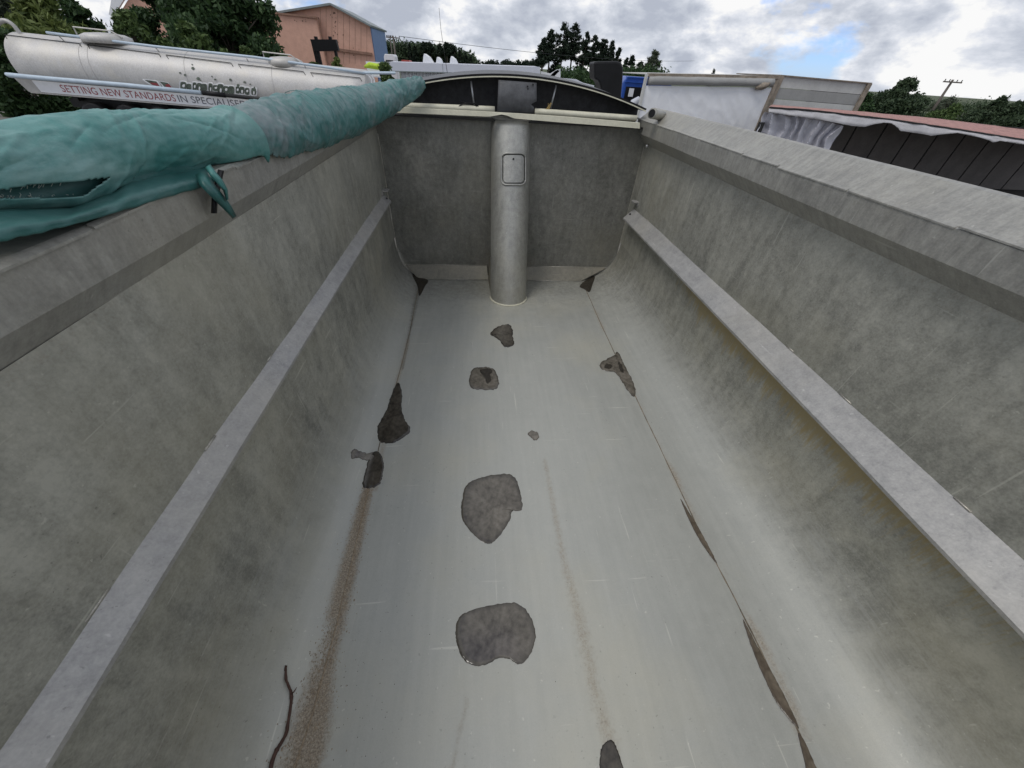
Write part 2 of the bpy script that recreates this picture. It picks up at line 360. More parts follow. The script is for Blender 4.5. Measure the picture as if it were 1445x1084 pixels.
# irregular overlap joint along the rails
for xs, zs_, s_ in ((1.500, -.306, 1), (-.818, -.302, -1)):
    y = -1.6; k = 0
    while y < 3.85:
        ln = random.uniform(.25, .55); dz = random.uniform(-.004, .003)
        m = MB().prism([(xs-s_*.004, y, h(zs_-.003+dz)), (xs-s_*.004, y, h(zs_+.002+dz)), (xs+s_*.007, y, h(zs_+.008+dz)), (xs+s_*.007, y, h(zs_+.002+dz))], (random.uniform(-.002, .002), ln-.01, random.uniform(-.003, .003)))
        build('joint_strip', m, M['rail'], truck); y += ln
# deflector bars on both walls
for a, b, sg in (((XL-.003, -.952), (-.811, -1.008), -1), ((XR+.003, -1.006), (1.494, -1.099), 1)):
    t_ = .007
    pf = [(a[0], h(a[1])), (b[0], h(b[1])), (b[0]+sg*.001, h(b[1]-.014)), (b[0]+sg*t_, h(b[1]-.014)), (b[0]+sg*t_, h(b[1]-.006)), (a[0], h(a[1]-t_*2))]
    if sg < 0: pf = pf[::-1]
    yb = np.linspace(-1.6, 3.74, 80)
    m = MB(); n = len(pf)
    m.grid(lambda i, j: (pf[j][0]+.0022*noise.noise((yb[i]*2.5, j*.2, 3)), yb[i], pf[j][1]+.0025*noise.noise((yb[i]*3, j*.2, 8))), 80, n, True)
    m.f += [tuple(range(n))[::-1], tuple(79*n+k for k in range(n))]
    db = build('deflector_bar', m, M['bar'], truck)
    c = np.array([(a[0]+b[0])/2, 3.70, h((a[1]+b[1])/2)]); nrm = np.array((-sg*.7, 0, .7)); tdir = np.array((-sg*.7, 0, -.7))
    m = MB().prism([c+nrm*.002+tdir*p+np.array((0, q, 0)) for p, q in ((-.008, -.016), (.008, -.016), (.008, .016), (-.008, .016))], nrm*.002)
    build('bolt_slot', m, M['black'], db)
    y = -.1
    while y < 3.4:                      # weld tacks along the upper edge
        q = np.array([a[0], y, h(a[1])]); build('weld_tack', MB().tube([q+nrm*.002, q+nrm*.002+np.array((0, random.uniform(.03, .07), 0))], .004, 6), M['weld'], db, True); y += random.uniform(.35, .6)

# headboard
CXC = .315
def colc(z):                             # centre line of the hoist housing, leaning back
    t = (z-ZF)/(h(-.36)-ZF); return np.array((CXC, 3.375+t*.525, z)), .187-.010*t
m = MB(); xs = np.linspace(XL, XR, 60); zs = np.linspace(ZF, h(-.33), 50)
m.grid(lambda i, j: (xs[i], YH+.006*noise.noise((xs[i]*1.7, zs[j]*1.7, 2)), zs[j]), 60, 50)
m.add([(XL, YH+.04, ZF), (XR, YH+.04, ZF), (XR, YH+.04, h(-.33)), (XL, YH+.04, h(-.33))], [(0, 1, 2, 3)])
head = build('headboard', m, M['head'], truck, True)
v = np.array(m.v)
setattrs(head, dirt=.33*np.clip(1-(v[:, 2]-ZF)/.45, 0, 1)+.30*np.exp(-((v[:, 0]-CXC)/.32)**2)*np.clip(1-(v[:, 2]-ZF)/.9, 0, 1), grime=.34+.12*np.clip((v[:, 2]-h(-.6))/.3, 0, 1), pale=0*v[:, 0])  # headboard darkened all over, slightly more towards its top edge
# cove plates at the foot of the headboard and gussets by the housing
for x0, x1, x0t, x1t in ((-.655, .115, -.80, .10), (.525, 1.19, .54, 1.50)):
    m = MB().prism([(x0, 3.765, ZF+.003), (x1, 3.765, ZF+.003), (x1t, YH-.004, h(-1.69)), (x0t, YH-.004, h(-1.69))], (0, .004, .006))
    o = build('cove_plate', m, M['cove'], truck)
    build('weld_seam', MB().tube([(x0, 3.763, ZF+.004), ((x0+x1)/2, 3.763, ZF+.006), (x1, 3.763, ZF+.004)], .004, 6), M['weld'], truck, True)
    build('weld_seam', MB().tube([(x0t, YH-.005, h(-1.688)), (x1t, YH-.005, h(-1.688))], .0035, 6), M['weld'], truck, True)
for s_, xa in ((-1, .115), (1, .525)):
    a = np.array((xa, 3.765, ZF+.003)); b = np.array((CXC+s_*.180, 3.36, ZF+.003)); c = colc(h(-1.45)); c = c[0]+np.array((s_*.178, .02, 0)); d = np.array((xa-s_*.01, YH-.003, h(-1.60)))
    build('gusset_plate', MB().prism([a, b, c, d], (-s_*.004, 0, .004)), M['cove'], truck)
    build('weld_seam', MB().tube([a, b], .004, 6), M['weld'], truck, True)
# vertical corner welds
for xx, s_ in ((XL+.004, 1), (XR-.004, -1)):
    q = [(xx+.002*noise.noise((z*9, 0, 0)), YH-.004, z) for z in np.linspace(h(-1.66), h(-.5), 40)]
    build('weld_seam', MB().tube(q, .0035, 6), M['weld'], truck, True)
# hoist housing with hatch
m = MB(); nz_ = 40; zc_ = np.linspace(ZF-.002, h(-.345), nz_)
def cfn(i, j):
    c, r = colc(zc_[i]); a = 2*math.pi*j/64; return (c[0]+r*math.cos(a), c[1]+r*math.sin(a), c[2])
m.grid(cfn, nz_, 64, True); m.f.append(tuple((nz_-1)*64+k for k in range(64)))
hoist = build('hoist_housing', m, M['column'], truck, True)
def oncol(px, py, off):                  # pixel -> point on the housing, pushed out by off
    d = ray(px, py); lo, hi_ = None, None
    for t in np.linspace(3.0, 4.0, 1400):
        p = O+d*t/d[1]; c, r = colc(p[2])
        if np.hypot(p[0]-c[0], p[1]-c[1]) < r+off: return p
    return O+d*3.6/d[1]
def rrect(x0, y0, x1, y1, r, n=6):
    out = []
    for cx_, cy_, a0 in ((x1-r, y1-r, 0), (x0+r, y1-r, 90), (x0+r, y0+r, 180), (x1-r, y0+r, 270)):
        for k in range(n+1):
            a = math.radians(a0+90*k/n); out.append((cx_+r*math.cos(a), cy_+r*math.sin(a)))
    return out
rr_ = rrect(707.5, 216.5, 741.5, 261, 7)
def dens(pl_):
    out = []
    for (x0, y0), (x1, y1) in zip(pl_, pl_[1:]+pl_[:1]):
        k = max(1, int(math.hypot(x1-x0, y1-y0)/2)); out += [(x0+(x1-x0)*t/k, y0+(y1-y0)*t/k) for t in range(k)]
    return out
P_ = [oncol(x, y, .005) for x, y in dens(rr_)]; ring = MB().tube(P_+[P_[0]], .0075, 8, False)
hatch = build('hatch_rim', ring, M['column'], hoist, True)
rr2 = dens(rrect(710.5, 219, 739, 257.5, 5))
ctr = (724.5, 238)
m = MB(); rings = []
for k in (0, .2, .4, .6, .8, 1.0):
    rings.append([oncol(ctr[0]+(x-ctr[0])*k, ctr[1]+(y-ctr[1])*k, .0065) for x, y in rr2] if k else [oncol(*ctr, .0065)]*len(rr2))
rings.append([oncol(x, y, .0) for x, y in rr2])
m.grid(lambda i, j: rings[i][j], len(rings), len(rr2), True)
hc = build('hatch_cover', m, M['column'], hoist)
qr = [(CXC+.189*math.cos(a), 3.375+.189*math.sin(a), ZF+.004) for a in np.linspace(math.pi*1.0, math.pi*2.0, 30)]
build('weld_seam', MB().tube(qr, .009, 6, True, .2), M['cream'], hoist, True)
P_ = [oncol(x, y, .0062) for x, y in dens(rrect(709.6, 218.2, 739.8, 258.6, 6))]; build('hatch_gap', MB().tube(P_+[P_[0]], .0020, 6, False), M['black'], hoist, True)
p = oncol(724.5, 224.5, .008); build('bolt_hole', MB().tube([p, p+np.array((0, -.004, .001))], .008, 12), M['black'], hc)

# headboard lip with dent, cream pipes
YP = 3.715
top = [(555, 151.5), (600, 153.6), (690, 158.2), (712, 159.6), (730, 160.6), (800, 165.2), (860, 170.2), (903, 173.8), (913, 176.5)]
bot = [(555, 159), (600, 160.8), (690, 164.8), (708, 161.6), (716, 163.4), (726, 167.4), (800, 173.6), (860, 178), (903, 181.6)]
def at_line(line, x): return float(np.interp(x, [p[0] for p in line], [p[1] for p in line]))
xsL = sorted(set(list(np.linspace(548, 903, 60))+[700, 705, 708, 712, 716, 720, 726]))
fr = [atY(x, at_line(bot, x), YP) for x in xsL]; tp = [atY(x, at_line(top, x), YP+.004) for x in xsL]
m = MB(); m.grid(lambda i, j: [fr[i], tp[i], tp[i]+np.array((0, .022, .002)), tp[i]+np.array((0, .022, -.006)), fr[i]+np.array((0, .008, -.0))][j], len(xsL), 5, True)
m.f += [(0, 1, 2, 3, 4)[::-1], tuple((len(xsL)-1)*5+k for k in range(5))]
build('headboard_lip', m, M['cream'], truck)
build('headboard_cap', MB().box((XL, 3.80, h(-.362)), (XR-.09, YH+.04, h(-.350))), M['dark'], truck)
for a, b in (((560, 149), (698, 154.6)), ((754.5, 157.2), (898, 167.2))):
    pa, pb = atY(*a, 3.84), atY(*b, 3.84)
    build('cross_pipe', MB().tube([pa+(pb-pa)*t for t in np.linspace(0, 1, 8)], .0225, 16), M['cream'], truck, True)
# arched hood over the headboard
def az(x): return h(-.060-.128*(x-.345)**2)
ax = np.linspace(-.70, 1.505, 50)
m = MB().prism([(x, 4.05, az(x)-.004) for x in ax]+[(1.505, 4.05, h(-.345)), (-.70, 4.05, h(-.345))], (0, .01, 0))
hood = build('hood_panel', m, M['blackpanel'], truck)
def strip(name, y0, y1, d0, d1, mat, par, x0=0, x1=50, sm=True):
    pf = []
    m = MB(); a_ = ax[x0:x1]
    m.grid(lambda i, j: [(a_[i], y0, az(a_[i])+d0), (a_[i], y0, az(a_[i])+d1), (a_[i], y1, az(a_[i])+d1+(.02 if y1-y0 > .1 else 0)), (a_[i], y1, az(a_[i])+d0)][j], len(a_), 4, True)
    n = len(a_); m.f += [(3, 2, 1, 0), ((n-1)*4, (n-1)*4+1, (n-1)*4+2, (n-1)*4+3)]
    return build(name, m, mat, par, False)
strip('hood_cover', 3.872, 4.34, -.008, .010, M['rubber'], truck)
strip('hood_trim', 3.846, 3.868, -.0095, -.0015, M['cream'], truck)
strip('hood_seal', 3.850, 3.869, .002, .013, M['black'], truck)
for a, b in (((664.5, 114.5), (669.5, 152)), ((785, 120.5), (777, 153))):
    build('hood_strut', MB().tube([atY(*a, 3.90), atY(*b, 3.90)], .0075, 8), M['steel'], truck, True)
pp = [(703.5, 113.5), (757, 117.5), (757, 143), (748, 144.5), (754.5, 149), (752.5, 160.5), (701.5, 159.5)]
m = MB()
def pfn(i, j):                           # a rubber flap that bellies forward
    yv = i/11; l_ = np.interp(yv, [0, 1], [703.5, 701.5]); r_ = 757 if yv < .58 else (749 if yv < .66 else 753.5)
    x = l_+(r_-l_)*j/11; y = 113.5+yv*(46.5)+(j/11)*(4.0 if yv < .9 else 1.0)
    return atY(x, y, 3.85-.035*math.sin(math.pi*yv*.9)*1-.015*math.sin(math.pi*j/11))
m.grid(pfn, 12, 12)
flap = build('centre_flap', m, M['rubber'], truck, True); md = flap.modifiers.new('s', 'SOLIDIFY'); md.thickness = .006; md.offset = 1
for q in ((752.5, 119.5), (744.5, 122), (745, 125.5), (753, 139.5)):
    p = atY(*q, 3.812); build('bolt', MB().tube([p, p+np.array((0, .03, 0))], .0055, 8), M['black'], flap)
# stray teal strip on the hood, black cable loop, twine
m = MB(); cr = [(700, 107.5), (715, 108.5), (730, 112.5), (742, 116.5)]
pth = [atY(x, y, 3.84) for x, y in cr]
m.grid(lambda i, j: pth[i]+np.array((0, -.004+.05*j, .008-.004*j+.004*(i % 2))), 4, 2)

# brackets
def bracket(px, py, s_):
    p = atX(px, py, (XL if s_ < 0 else XR)); x = p[0]
    m = MB().box((min(x, x-s_*.055), 3.66, p[2]-.006), (max(x, x-s_*.055), 3.74, p[2]+.002)).box((min(x, x-s_*.008), 3.66, p[2]-.035), (max(x, x-s_*.008), 3.74, p[2]-.006))
    build('cleat', m, M['bar'], truck)
bracket(541, 266, -1); bracket(889, 275, 1)
p = atY(914, 206, 3.72); build('bolt', MB().tube([p, p+np.array((-.012, -.008, 0)), p+np.array((-.02, -.014, 0))], [.014, .013, .006], 10), M['steel'], truck, True)
a, b = atY(920, 160, 3.50), atY(935, 164, 3.64)
d = (b-a)/np.linalg.norm(b-a)
sock = build('tarp_bow_socket', MB().tube([a, a+(b-a)*.25, b], [.036, .034, .034], 14), M['rail'], truck, True)
build('socket_mouth', MB().tube([a-d*.002, a+d*.001], .028, 14), M['black'], sock)
# tailgate, outer skin, chassis, wheels, cab
build('tailgate', MB().box((XL-.05, YB-.06, ZF-.02), (XR+.05, YB-.004, h(-.40))), M['wall'], truck)
for xx in (-.05, .62): build('chassis_rail', MB().box((xx, YB-.3, .82), (xx+.1, 6.3, 1.07)), M['dark'], truck)
build('sub_frame', MB().box((-.3, YB, 1.072), (1.0, 3.9, ZF-.03)), M['dark'], truck)
def wheel(x, y, s_):
    t = build('tyre', MB().tube([(x, y, .5), (x+s_*.03, y, .5), (x+s_*.25, y, .5), (x+s_*.28, y, .5)], [.44, .5, .5, .44], 28), M['black'], truck, True)
    build('wheel_rim', MB().tube([(x+s_*.20, y, .5), (x+s_*.285, y, .5)], [.28, .28], 24), M['steel'], truck)
for y in (-.7, .65, 5.0):
    wheel(-.62, y, -1); wheel(1.34, y, 1)
build('axle', MB().tube([(-.7, -.7, .5), (1.4, -.7, .5)], .06), M['dark'], truck); build('axle', MB().tube([(-.7, .65, .5), (1.4, .65, .5)], .06), M['dark'], truck); build('axle', MB().tube([(-.7, 5.0, .5), (1.4, 5.0, .5)], .06), M['dark'], truck)
M['cabwhite'] = plain('white cab paint', (.55, .56, .57), .3, 0, .05, 4, .02)
cab = build('cab', MB().prism([(-.80, 4.50, .80), (-.80, 6.2, .80), (-.80, 6.2, 1.55), (-.80, 5.85, 2.45), (-.80, 5.6, 2.52), (-.80, 4.50, 2.52)], (2.3, 0, 0)), M['cabwhite'], truck, bevel=.05)
build('windscreen', MB().prism([(-.68, 6.205, 1.60), (1.38, 6.205, 1.60), (1.38, 5.89, 2.38), (-.68, 5.89, 2.38)], (0, .01, .004)), M['black'], cab)
for s_, x in ((-1, -.803), (1, 1.503)):
    build('cab_window', MB().prism([(x, 4.9, 1.65), (x, 5.95, 1.65), (x, 5.7, 2.3), (x, 4.9, 2.3)], (s_*.006, 0, 0)), M['black'], cab)
intake_px = [(838, 87.5), (845, 86.6), (869, 86), (875, 87.4), (878, 90.5), (879.7, 97), (879.2, 110), (877, 134), (876, 158), (850, 156), (849, 131), (846, 118), (843.5, 114), (838.6, 112)]
m = MB().prism([atY(x, y, 4.86) for x, y in intake_px], (.02, .30, 0))
zb = atY(860, 157, 4.86)
intake = build('air_intake', m, M['black'], truck, bevel=.018)
build('intake_duct', MB().box((zb[0]-.09, 4.90, 2.50), (zb[0]+.09, 5.10, zb[2]+.03)), M['black'], truck)
ant = [atY(619.5, 11, 5.2), atY(622, 40, 5.2), atY(627, 75, 5.2), atY(631.5, 105, 5.2)]; ant.append(ant[-1]+(ant[-1]-ant[-2])/np.linalg.norm(ant[-1]-ant[-2])*.3)
ant[-1][2] = min(ant[-1][2], 2.50)
build('whip_antenna', MB().tube(ant, [.0018, .002, .0025, .003, .004], 6), M['dark'], truck)
lp = []
for k in range(26):
    a = 2*math.pi*k/25; lp.append(atY(659+13*math.cos(a)+(3 if k > 20 else 0), 151.5+5.5*math.sin(a)-1.5*math.cos(a), 3.825))
lp.append(atY(646, 142.5, 3.86)); 
tag(build('cable_loop', MB().tube(lp, .0042, 6), M['black'], None, True, origin=lp[0]), 'thin black cable loop hanging over the left cream pipe of the headboard', 'cable')
M['straw'] = plain('straw', (.38, .27, .10), .8, 0, .3, 30)
m = MB(); random.seed(3)
for k in range(14):
    a = atY(random.uniform(765, 774), random.uniform(158, 161.5), 3.835); b = atY(random.uniform(772, 779), random.uniform(145, 152), 3.85); m.tube([a, (a+b)/2+np.array((random.uniform(-.01, .01), -.012, 0)), b], .0016, 5)
tag(build('twine_tuft', m, M['straw'], None, origin=m.v[0]), 'frayed straw coloured twine tied at the right strut of the black hood', 'twine')

# ------------------------------------------------------------------ rolled tarpaulin on the left rail
def tarpmat(name, lo, hi, grey, gamt):
    t = NT(name)
    a = t.noise(5, 6, .65, dist=.5); b = t.noise(22, 6, .7); c = t.noise(3.2, 5, .6, t.coords((1, .6, 1)))
    col = t.ramp(t.math('ADD', t.math('MULTIPLY', a, .6), t.math('MULTIPLY', b, .4)), [(.35, lo), (.65, hi)])
    gm_ = t.math('MULTIPLY', t.ramp(t.math('ADD', t.math('MULTIPLY', c, .6), t.math('MULTIPLY', b, .4)), [(.45, 0.0), (.62, 1.0)]), gamt)
    col = t.mix(gm_, col, grey)
    col = t.mix(t.ramp(t.noise(9, 6, .7, t.coords((1.5, .35, 1.5), (.5, .2, .3))), [(.56, 0.0), (.70, .5)]), col, tuple(min(1, c*1.25) for c in grey)); wv = t.noise(420, 2, .5); t.bump(t.math('ADD', t.math('MULTIPLY', b, .7), t.math('MULTIPLY', wv, .3)), .22, .006)
    return t.set(color=col, rough=.46, spec=.45)
M['tarp'] = tarpmat('faded teal canvas', (.035, .165, .15), (.085, .265, .243), (.22, .34, .325), .5)
M['tarpold'] = tarpmat('scuffed teal canvas', (.022, .115, .107), (.08, .21, .20), (.19, .22, .228), .8)
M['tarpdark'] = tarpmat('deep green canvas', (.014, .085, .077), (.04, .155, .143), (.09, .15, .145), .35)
M['thread'] = plain('frayed thread', (.55, .62, .56), .9, 0, .2, 20)
XP = [(-1.6, .985), (.5, .975), (.9, .96), (1.4, .94), (1.75, .915), (2.25, .90), (2.8, .845), (3.2, .765), (3.5, .655), (3.7, .525), (3.78, .47), (4.5, .3)]
XPY = [p[0] for p in XP]; XPX = [p[1] for p in XP]
def Rdist(Y): return float(np.interp(Y, XPY, XPX))
def angtab(line):                       # silhouette pixels -> (Y, angle below the eye) where the ray meets the roll
    out = []
    for x, y in line:
        d = ray(x, y); lo_, hi_ = 0.0, 8.0
        for _ in range(40):
            Y = (lo_+hi_)/2
            if Y < -d[1]/d[0]*Rdist(Y)*.96: lo_ = Y
            else: hi_ = Y
        out.append((Y, math.atan2(-d[2], -d[0])))
    out.sort(); return [o[0] for o in out], [o[1] for o in out]
T_TOP = angtab([(0, 176), (60, 164.5), (140, 158.5), (230, 155), (300, 154.5), (325, 153.5), (348, 147), (400, 133), (450, 127), (500, 122), (550, 114), (588, 107.5)])
T_BOT = angtab([(0, 299), (100, 296), (157, 271), (178, 257), (214, 247), (286, 234), (318, 246), (345, 247), (430, 221), (500, 193), (545, 168), (575, 147), (590, 133)])
T_BOT2 = angtab([(0, 341), (100, 318), (200, 289), (235, 277), (265, 270), (300, 258), (320, 250)])
def ring(Y, tb, shrink=0, back=0):
    a = np.interp(Y, *T_TOP)+shrink; b = np.interp(Y, *tb); Rr = Rdist(Y)+back; c = (a+b)/2; hf = max((b-a)/2, .02)
    return np.array((-Rr*math.cos(c), Y, h(-Rr*math.sin(c)))), Rr*math.sin(hf)
roll = thing('rolled_tarpaulin', 'faded teal rolled canvas tarpaulin with a torn near end, lying on the left wall', 'tarpaulin', (-.93, 1.2, h(-.294)))
def creases(yy, na, seed, n, far):
    rg = np.random.default_rng(seed); T = np.linspace(0, 2*math.pi, na, endpoint=False); D_ = np.zeros((len(yy), na))
    for _ in range(n):
        yc = rg.uniform(yy[0], yy[-1]); tc_ = rg.uniform(-1.2, 2.6); L_ = rg.uniform(.10, .30) if far else rg.uniform(.15, .55)
        ph = rg.normal(1.25, .28) if far else rg.normal(.45, .35); w_ = rg.uniform(.0035, .007) if far else rg.uniform(.004, .008); A = rg.choice((-1, 1, 1))*(rg.uniform(.003, .009) if far else rg.uniform(.002, .006))
        dy = yy[:, None]-yc; dt = ((T[None, :]-tc_+math.pi) % (2*math.pi)-math.pi)*.10
        u = dy*math.cos(ph)+dt*math.sin(ph); v = -dy*math.sin(ph)+dt*math.cos(ph)+.25*u*u
        D_ += A*np.exp(-np.abs(v)/w_)*np.clip(1-np.abs(u)/(L_*.5), 0, 1)
    return D_
def roll_mesh(y0, y1, ny, na, tb, fold, seed, shrink=0, back=0, drop=None, hem=0):
    yy = np.linspace(y0, y1, ny) if y0 > 1 or ny < 200 else np.concatenate([np.linspace(y0, .45, 40), np.linspace(.455, y1, ny-40)]); P_ = np.zeros((ny, na, 3)); CR = creases(yy, na, int(seed*10), 190 if y0 > 1 else 110, y0 > 1)
    for i, Y in enumerate(yy):
        c, r = ring(Y, tb, shrink, back)
        for j in range(na):
            th = 2*math.pi*j/na; q = noise.noise
            ct, sn = math.cos(th), math.sin(th)
            # folds wind round the roll: coordinates that are stretched along the winding
            u = Y*fold[1]+.16*fold[1]*ct+.10*fold[1]*sn; k = 1-abs(q((u, ct*.8+seed, sn*.8)))*2
            k2 = 1-abs(q((u*2.3+9, ct*1.1, sn*1.1+seed)))*2
            amp = fold[0]*(.45+.75*max(0, q((Y*1.3+seed, 2, 2))+.45))
            r_ = r*(1-.16*max(0, min(1, (1.76-Y)/.13)) if y0 > 1.6 else 1)
            rr = r_*(1+.028*q((Y*2.2, ct*.9+seed, sn*.9)))+amp*(.75*k+.35*k2-.35)+.002*q((Y*28, ct*5, sn*5+seed))
            rr += CR[i, j]
            if hem: rr += .010*math.exp(-((Y-y1)/.012)**2)
            x = c[0]+rr*ct; z = c[2]+rr*sn
            if Y < 3.99 and x < -.80 and z < h(-.293): z = h(-.291)-.0*(x+.8)
            P_[i, j] = (x, Y, z)
    idx = np.arange(ny*na).reshape(ny, na)
    a = idx[:-1]; b = idx[1:]
    Fq = np.stack([a, np.roll(a, -1, 1), np.roll(b, -1, 1), b], -1).reshape(-1, 4)
    V_ = P_.reshape(-1, 3)
    if drop is not None:
        cen = V_[Fq].mean(1); px = np.array([pix(p) for p in cen]); keep = ~inpoly(px, drop) | (cen[:, 0] < -1.02)
        Fq = Fq[keep]
    return V_, Fq
def inpoly(P_, poly):
    x, y = P_[:, 0], P_[:, 1]; ins = np.zeros(len(P_), bool); n = len(poly)
    for i in range(n):
        (x0, y0), (x1, y1) = poly[i], poly[(i+1) % n]
        if y0 == y1: continue
        c = ((y0 > y) != (y1 > y)) & (x < (x1-x0)*(y-y0)/(y1-y0)+x0); ins ^= c
    return ins
tear = [(-60, 270), (0, 268), (30, 262), (43, 260), (70, 259), (92, 256), (125, 253), (155, 249.5), (145, 257), (132, 266), (121, 275), (110, 277), (86, 279), (40, 279), (0, 280), (-60, 284)]
V_, Fq = roll_mesh(-1.5, 1.66, 380, 150, T_BOT, (.004, 3.2), 3.3, drop=tear, hem=1)
near = fmesh('canvas_roll', V_, Fq, M['tarp'], roll, smooth=True)
near.modifiers.new('s', 'SOLIDIFY').thickness = .0025
V_, Fq = roll_mesh(-1.5, 1.62, 160, 72, T_BOT2, (.006, 3), 8.1, shrink=.035, back=.05)
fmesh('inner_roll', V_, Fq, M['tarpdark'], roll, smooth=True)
V_, Fq = roll_mesh(1.615, 3.77, 400, 120, T_BOT, (.012, 6.8), 1.7)
far = fmesh('canvas_roll', V_, Fq, M['tarpold'], roll, smooth=True); far['label'] = 'greyed, heavily creased far length of the roll'
c, r = ring(3.765, T_BOT); build('roll_core', MB().tube([c+np.array((-.06, -.1, 0)), c+np.array((0, -.002, 0)), c+np.array((.03, .012, 0))], [r*.7, r*.97, r*.5], 20), M['tarpdark'], roll)
# lacing rings sewn round the far roll
for px in (433, 505):
    Y = np.interp(px, [433, 505], [2.27, 2.85]); c, r = ring(Y, T_BOT)
    q = [(c[0]+(r+.010)*math.cos(a), Y-.03*math.cos(a), max(c[2]+(r+.010)*math.sin(a), h(-.29)) if c[0]+r*math.cos(a) < -.8 else c[2]+(r+.010)*math.sin(a)) for a in np.linspace(0, 2*math.pi, 40)]
    build('lashing_cord', MB().tube(q, .0013, 5, False), M['tarpold'], roll, True)
skb = [(-60, 352), (0, 341), (50, 330), (100, 318), (150, 304), (200, 289), (235, 278), (265, 270), (290, 262), (312, 254)]
m = MB(); nsk = 90
def skf(i, j):
    x = -60+372*i/(nsk-1); yb_ = float(np.interp(x, [p[0] for p in skb], [p[1] for p in skb]))+2.2*noise.noise((x*.06, 0, 0))
    yt_ = float(np.interp(x, [-60, 0, 100, 157, 178, 214, 286, 318], [303, 297, 294, 270, 256, 246, 233, 240])); v_ = j/9
    return atX(x, yt_+(yb_-yt_)*v_, -.895+.083*min(1, v_*1.6)+.006*noise.noise((x*.04, v_*2, 3)))
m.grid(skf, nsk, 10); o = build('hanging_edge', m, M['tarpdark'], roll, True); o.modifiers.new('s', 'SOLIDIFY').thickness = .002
# torn strips hanging by the overlap
def ribbon(name, pxs, wpx, X, mat, thick=.002):
    m = MB(); pts = []
    for i, (x, y) in enumerate(pxs):
        a = pxs[min(i+1, len(pxs)-1)]; b = pxs[max(i-1, 0)]; dx, dy = a[0]-b[0], a[1]-b[1]; l_ = math.hypot(dx, dy); ww = wpx[i] if hasattr(wpx, '__len__') else wpx
        nx, ny = -dy/l_*ww/2, dx/l_*ww/2; xx = X[i] if hasattr(X, '__len__') else X
        pts.append((atX(x+nx, y+ny, xx-.012*(i % 2)), atX(x, y, xx+.008), atX(x-nx, y-ny, xx)))
    m.grid(lambda i, j: pts[i][j], len(pts), 3)
    o = build(name, m, mat, roll, True); o.modifiers.new('s', 'SOLIDIFY').thickness = thick; return o
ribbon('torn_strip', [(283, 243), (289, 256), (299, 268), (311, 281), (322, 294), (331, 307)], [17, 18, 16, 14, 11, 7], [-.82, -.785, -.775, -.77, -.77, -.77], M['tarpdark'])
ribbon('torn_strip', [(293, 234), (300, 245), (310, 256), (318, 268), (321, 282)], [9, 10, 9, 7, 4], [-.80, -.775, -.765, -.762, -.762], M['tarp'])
ribbon('webbing_strap', [(312, 240), (307, 262), (303, 280), (302, 301)], [9, 10, 9, 9], [-.80, -.80, -.80, -.80], M['black'])
m = MB(); random.seed(11)
V0 = np.array([pix(p) for p in near.data.vertices[0:0]]) if False else None
edge = [(x, y) for x, y in tear if x > -1]
for (x0, y0), (x1, y1) in zip(edge[:-1], edge[1:]):
    for k in range(int(max(3, abs(x1-x0)/3))):
        t = random.random(); x, y = x0+(x1-x0)*t, y0+(y1-y0)*t
        X_0 = -Rdist(.95)+.055
        a = atX(x, y, X_0); b = atX(x+random.uniform(-5, 5), y+random.uniform(-7, 7), X_0+random.uniform(0, .012)); m.tube([a, (a+b)/2+np.array((.004, 0, .002)), b], .0006, 4)
fr_ = build('frayed_threads', m, M['thread'], roll); fr_['kind'] = 'stuff'

# ------------------------------------------------------------------ puddles, dirt, twig in the bin
def wetmat(name, lo, hi, rough=.10):
    t = NT(name); a = t.noise(38, 6, .7); b = t.noise(9, 4, .6); e = t.attr('edge')
    col = t.ramp(t.math('ADD', t.math('MULTIPLY', a, .5), t.math('MULTIPLY', b, .5)), [(.36, lo), (.62, hi)])
    col = t.mix(t.math('MULTIPLY', e, .55), col, tuple(c*.45 for c in lo)); t.bump(a, .03, .002)
    return t.set(color=col, rough=rough, spec=.5)
M['wet'] = wetmat('shallow rain water over silt', (.065, .057, .045), (.185, .167, .140))
M['wetdark'] = wetmat('rain water over dark silt', (.022, .018, .014), (.085, .074, .058), .16)
M['wetbrown'] = wetmat('wet brown silt', (.065, .050, .036), (.155, .128, .096), .25)
M['silt'] = plain('dark wet silt', (.030, .025, .018), .5, 0, .6, 70, .4)
def spline(poly, n=6):
    P_ = [np.array(p, float) for p in poly]; m = len(P_); out = []
    for i in range(m):
        p0, p1, p2, p3 = P_[i-1], P_[i], P_[(i+1) % m], P_[(i+2) % m]
        for t in np.linspace(0, 1, n, endpoint=False):
            out.append(.5*((2*p1)+(-p0+p2)*t+(2*p0-5*p1+4*p2-p3)*t*t+(-p0+3*p1-3*p2+p3)*t**3))
    return out
def sheet(name, poly, mat, dz=.0034, parent=None, wob=1.0, **kw):
    o2 = spline(poly, 9); c = np.mean(o2, 0); rings_ = []
    o2 = [p+wob*np.array((noise.noise((p[0]*.23, p[1]*.23, 1)), noise.noise((p[0]*.23, p[1]*.23, 7))))*1.3+wob*np.array((noise.noise((p[0]*.8, p[1]*.8, 3)), noise.noise((p[0]*.8, p[1]*.8, 5))))*.8 for p in o2]
    for k in (0, .3, .6, .85, .96, 1.0):
        rg = []
        for p in o2:
            q = fpt(*(c+(p-c)*k)); zc_ = q[2]
            rg.append((q[0], q[1], zc_+dz*(1 if k < 1 else .15)))
        rings_.append(rg)
    n = len(o2); m = MB().grid(lambda i, j: rings_[i][j], len(rings_), n, True)
    m.f = [tuple(f) for f in m.f]
    o = build(name, m, mat, parent, True, origin=None if parent is not None else (*fpt(*c)[:2], ZF))
    setattrs(o, edge=np.repeat([0, 0, 0, .1, .8, 1.0], n)); return o
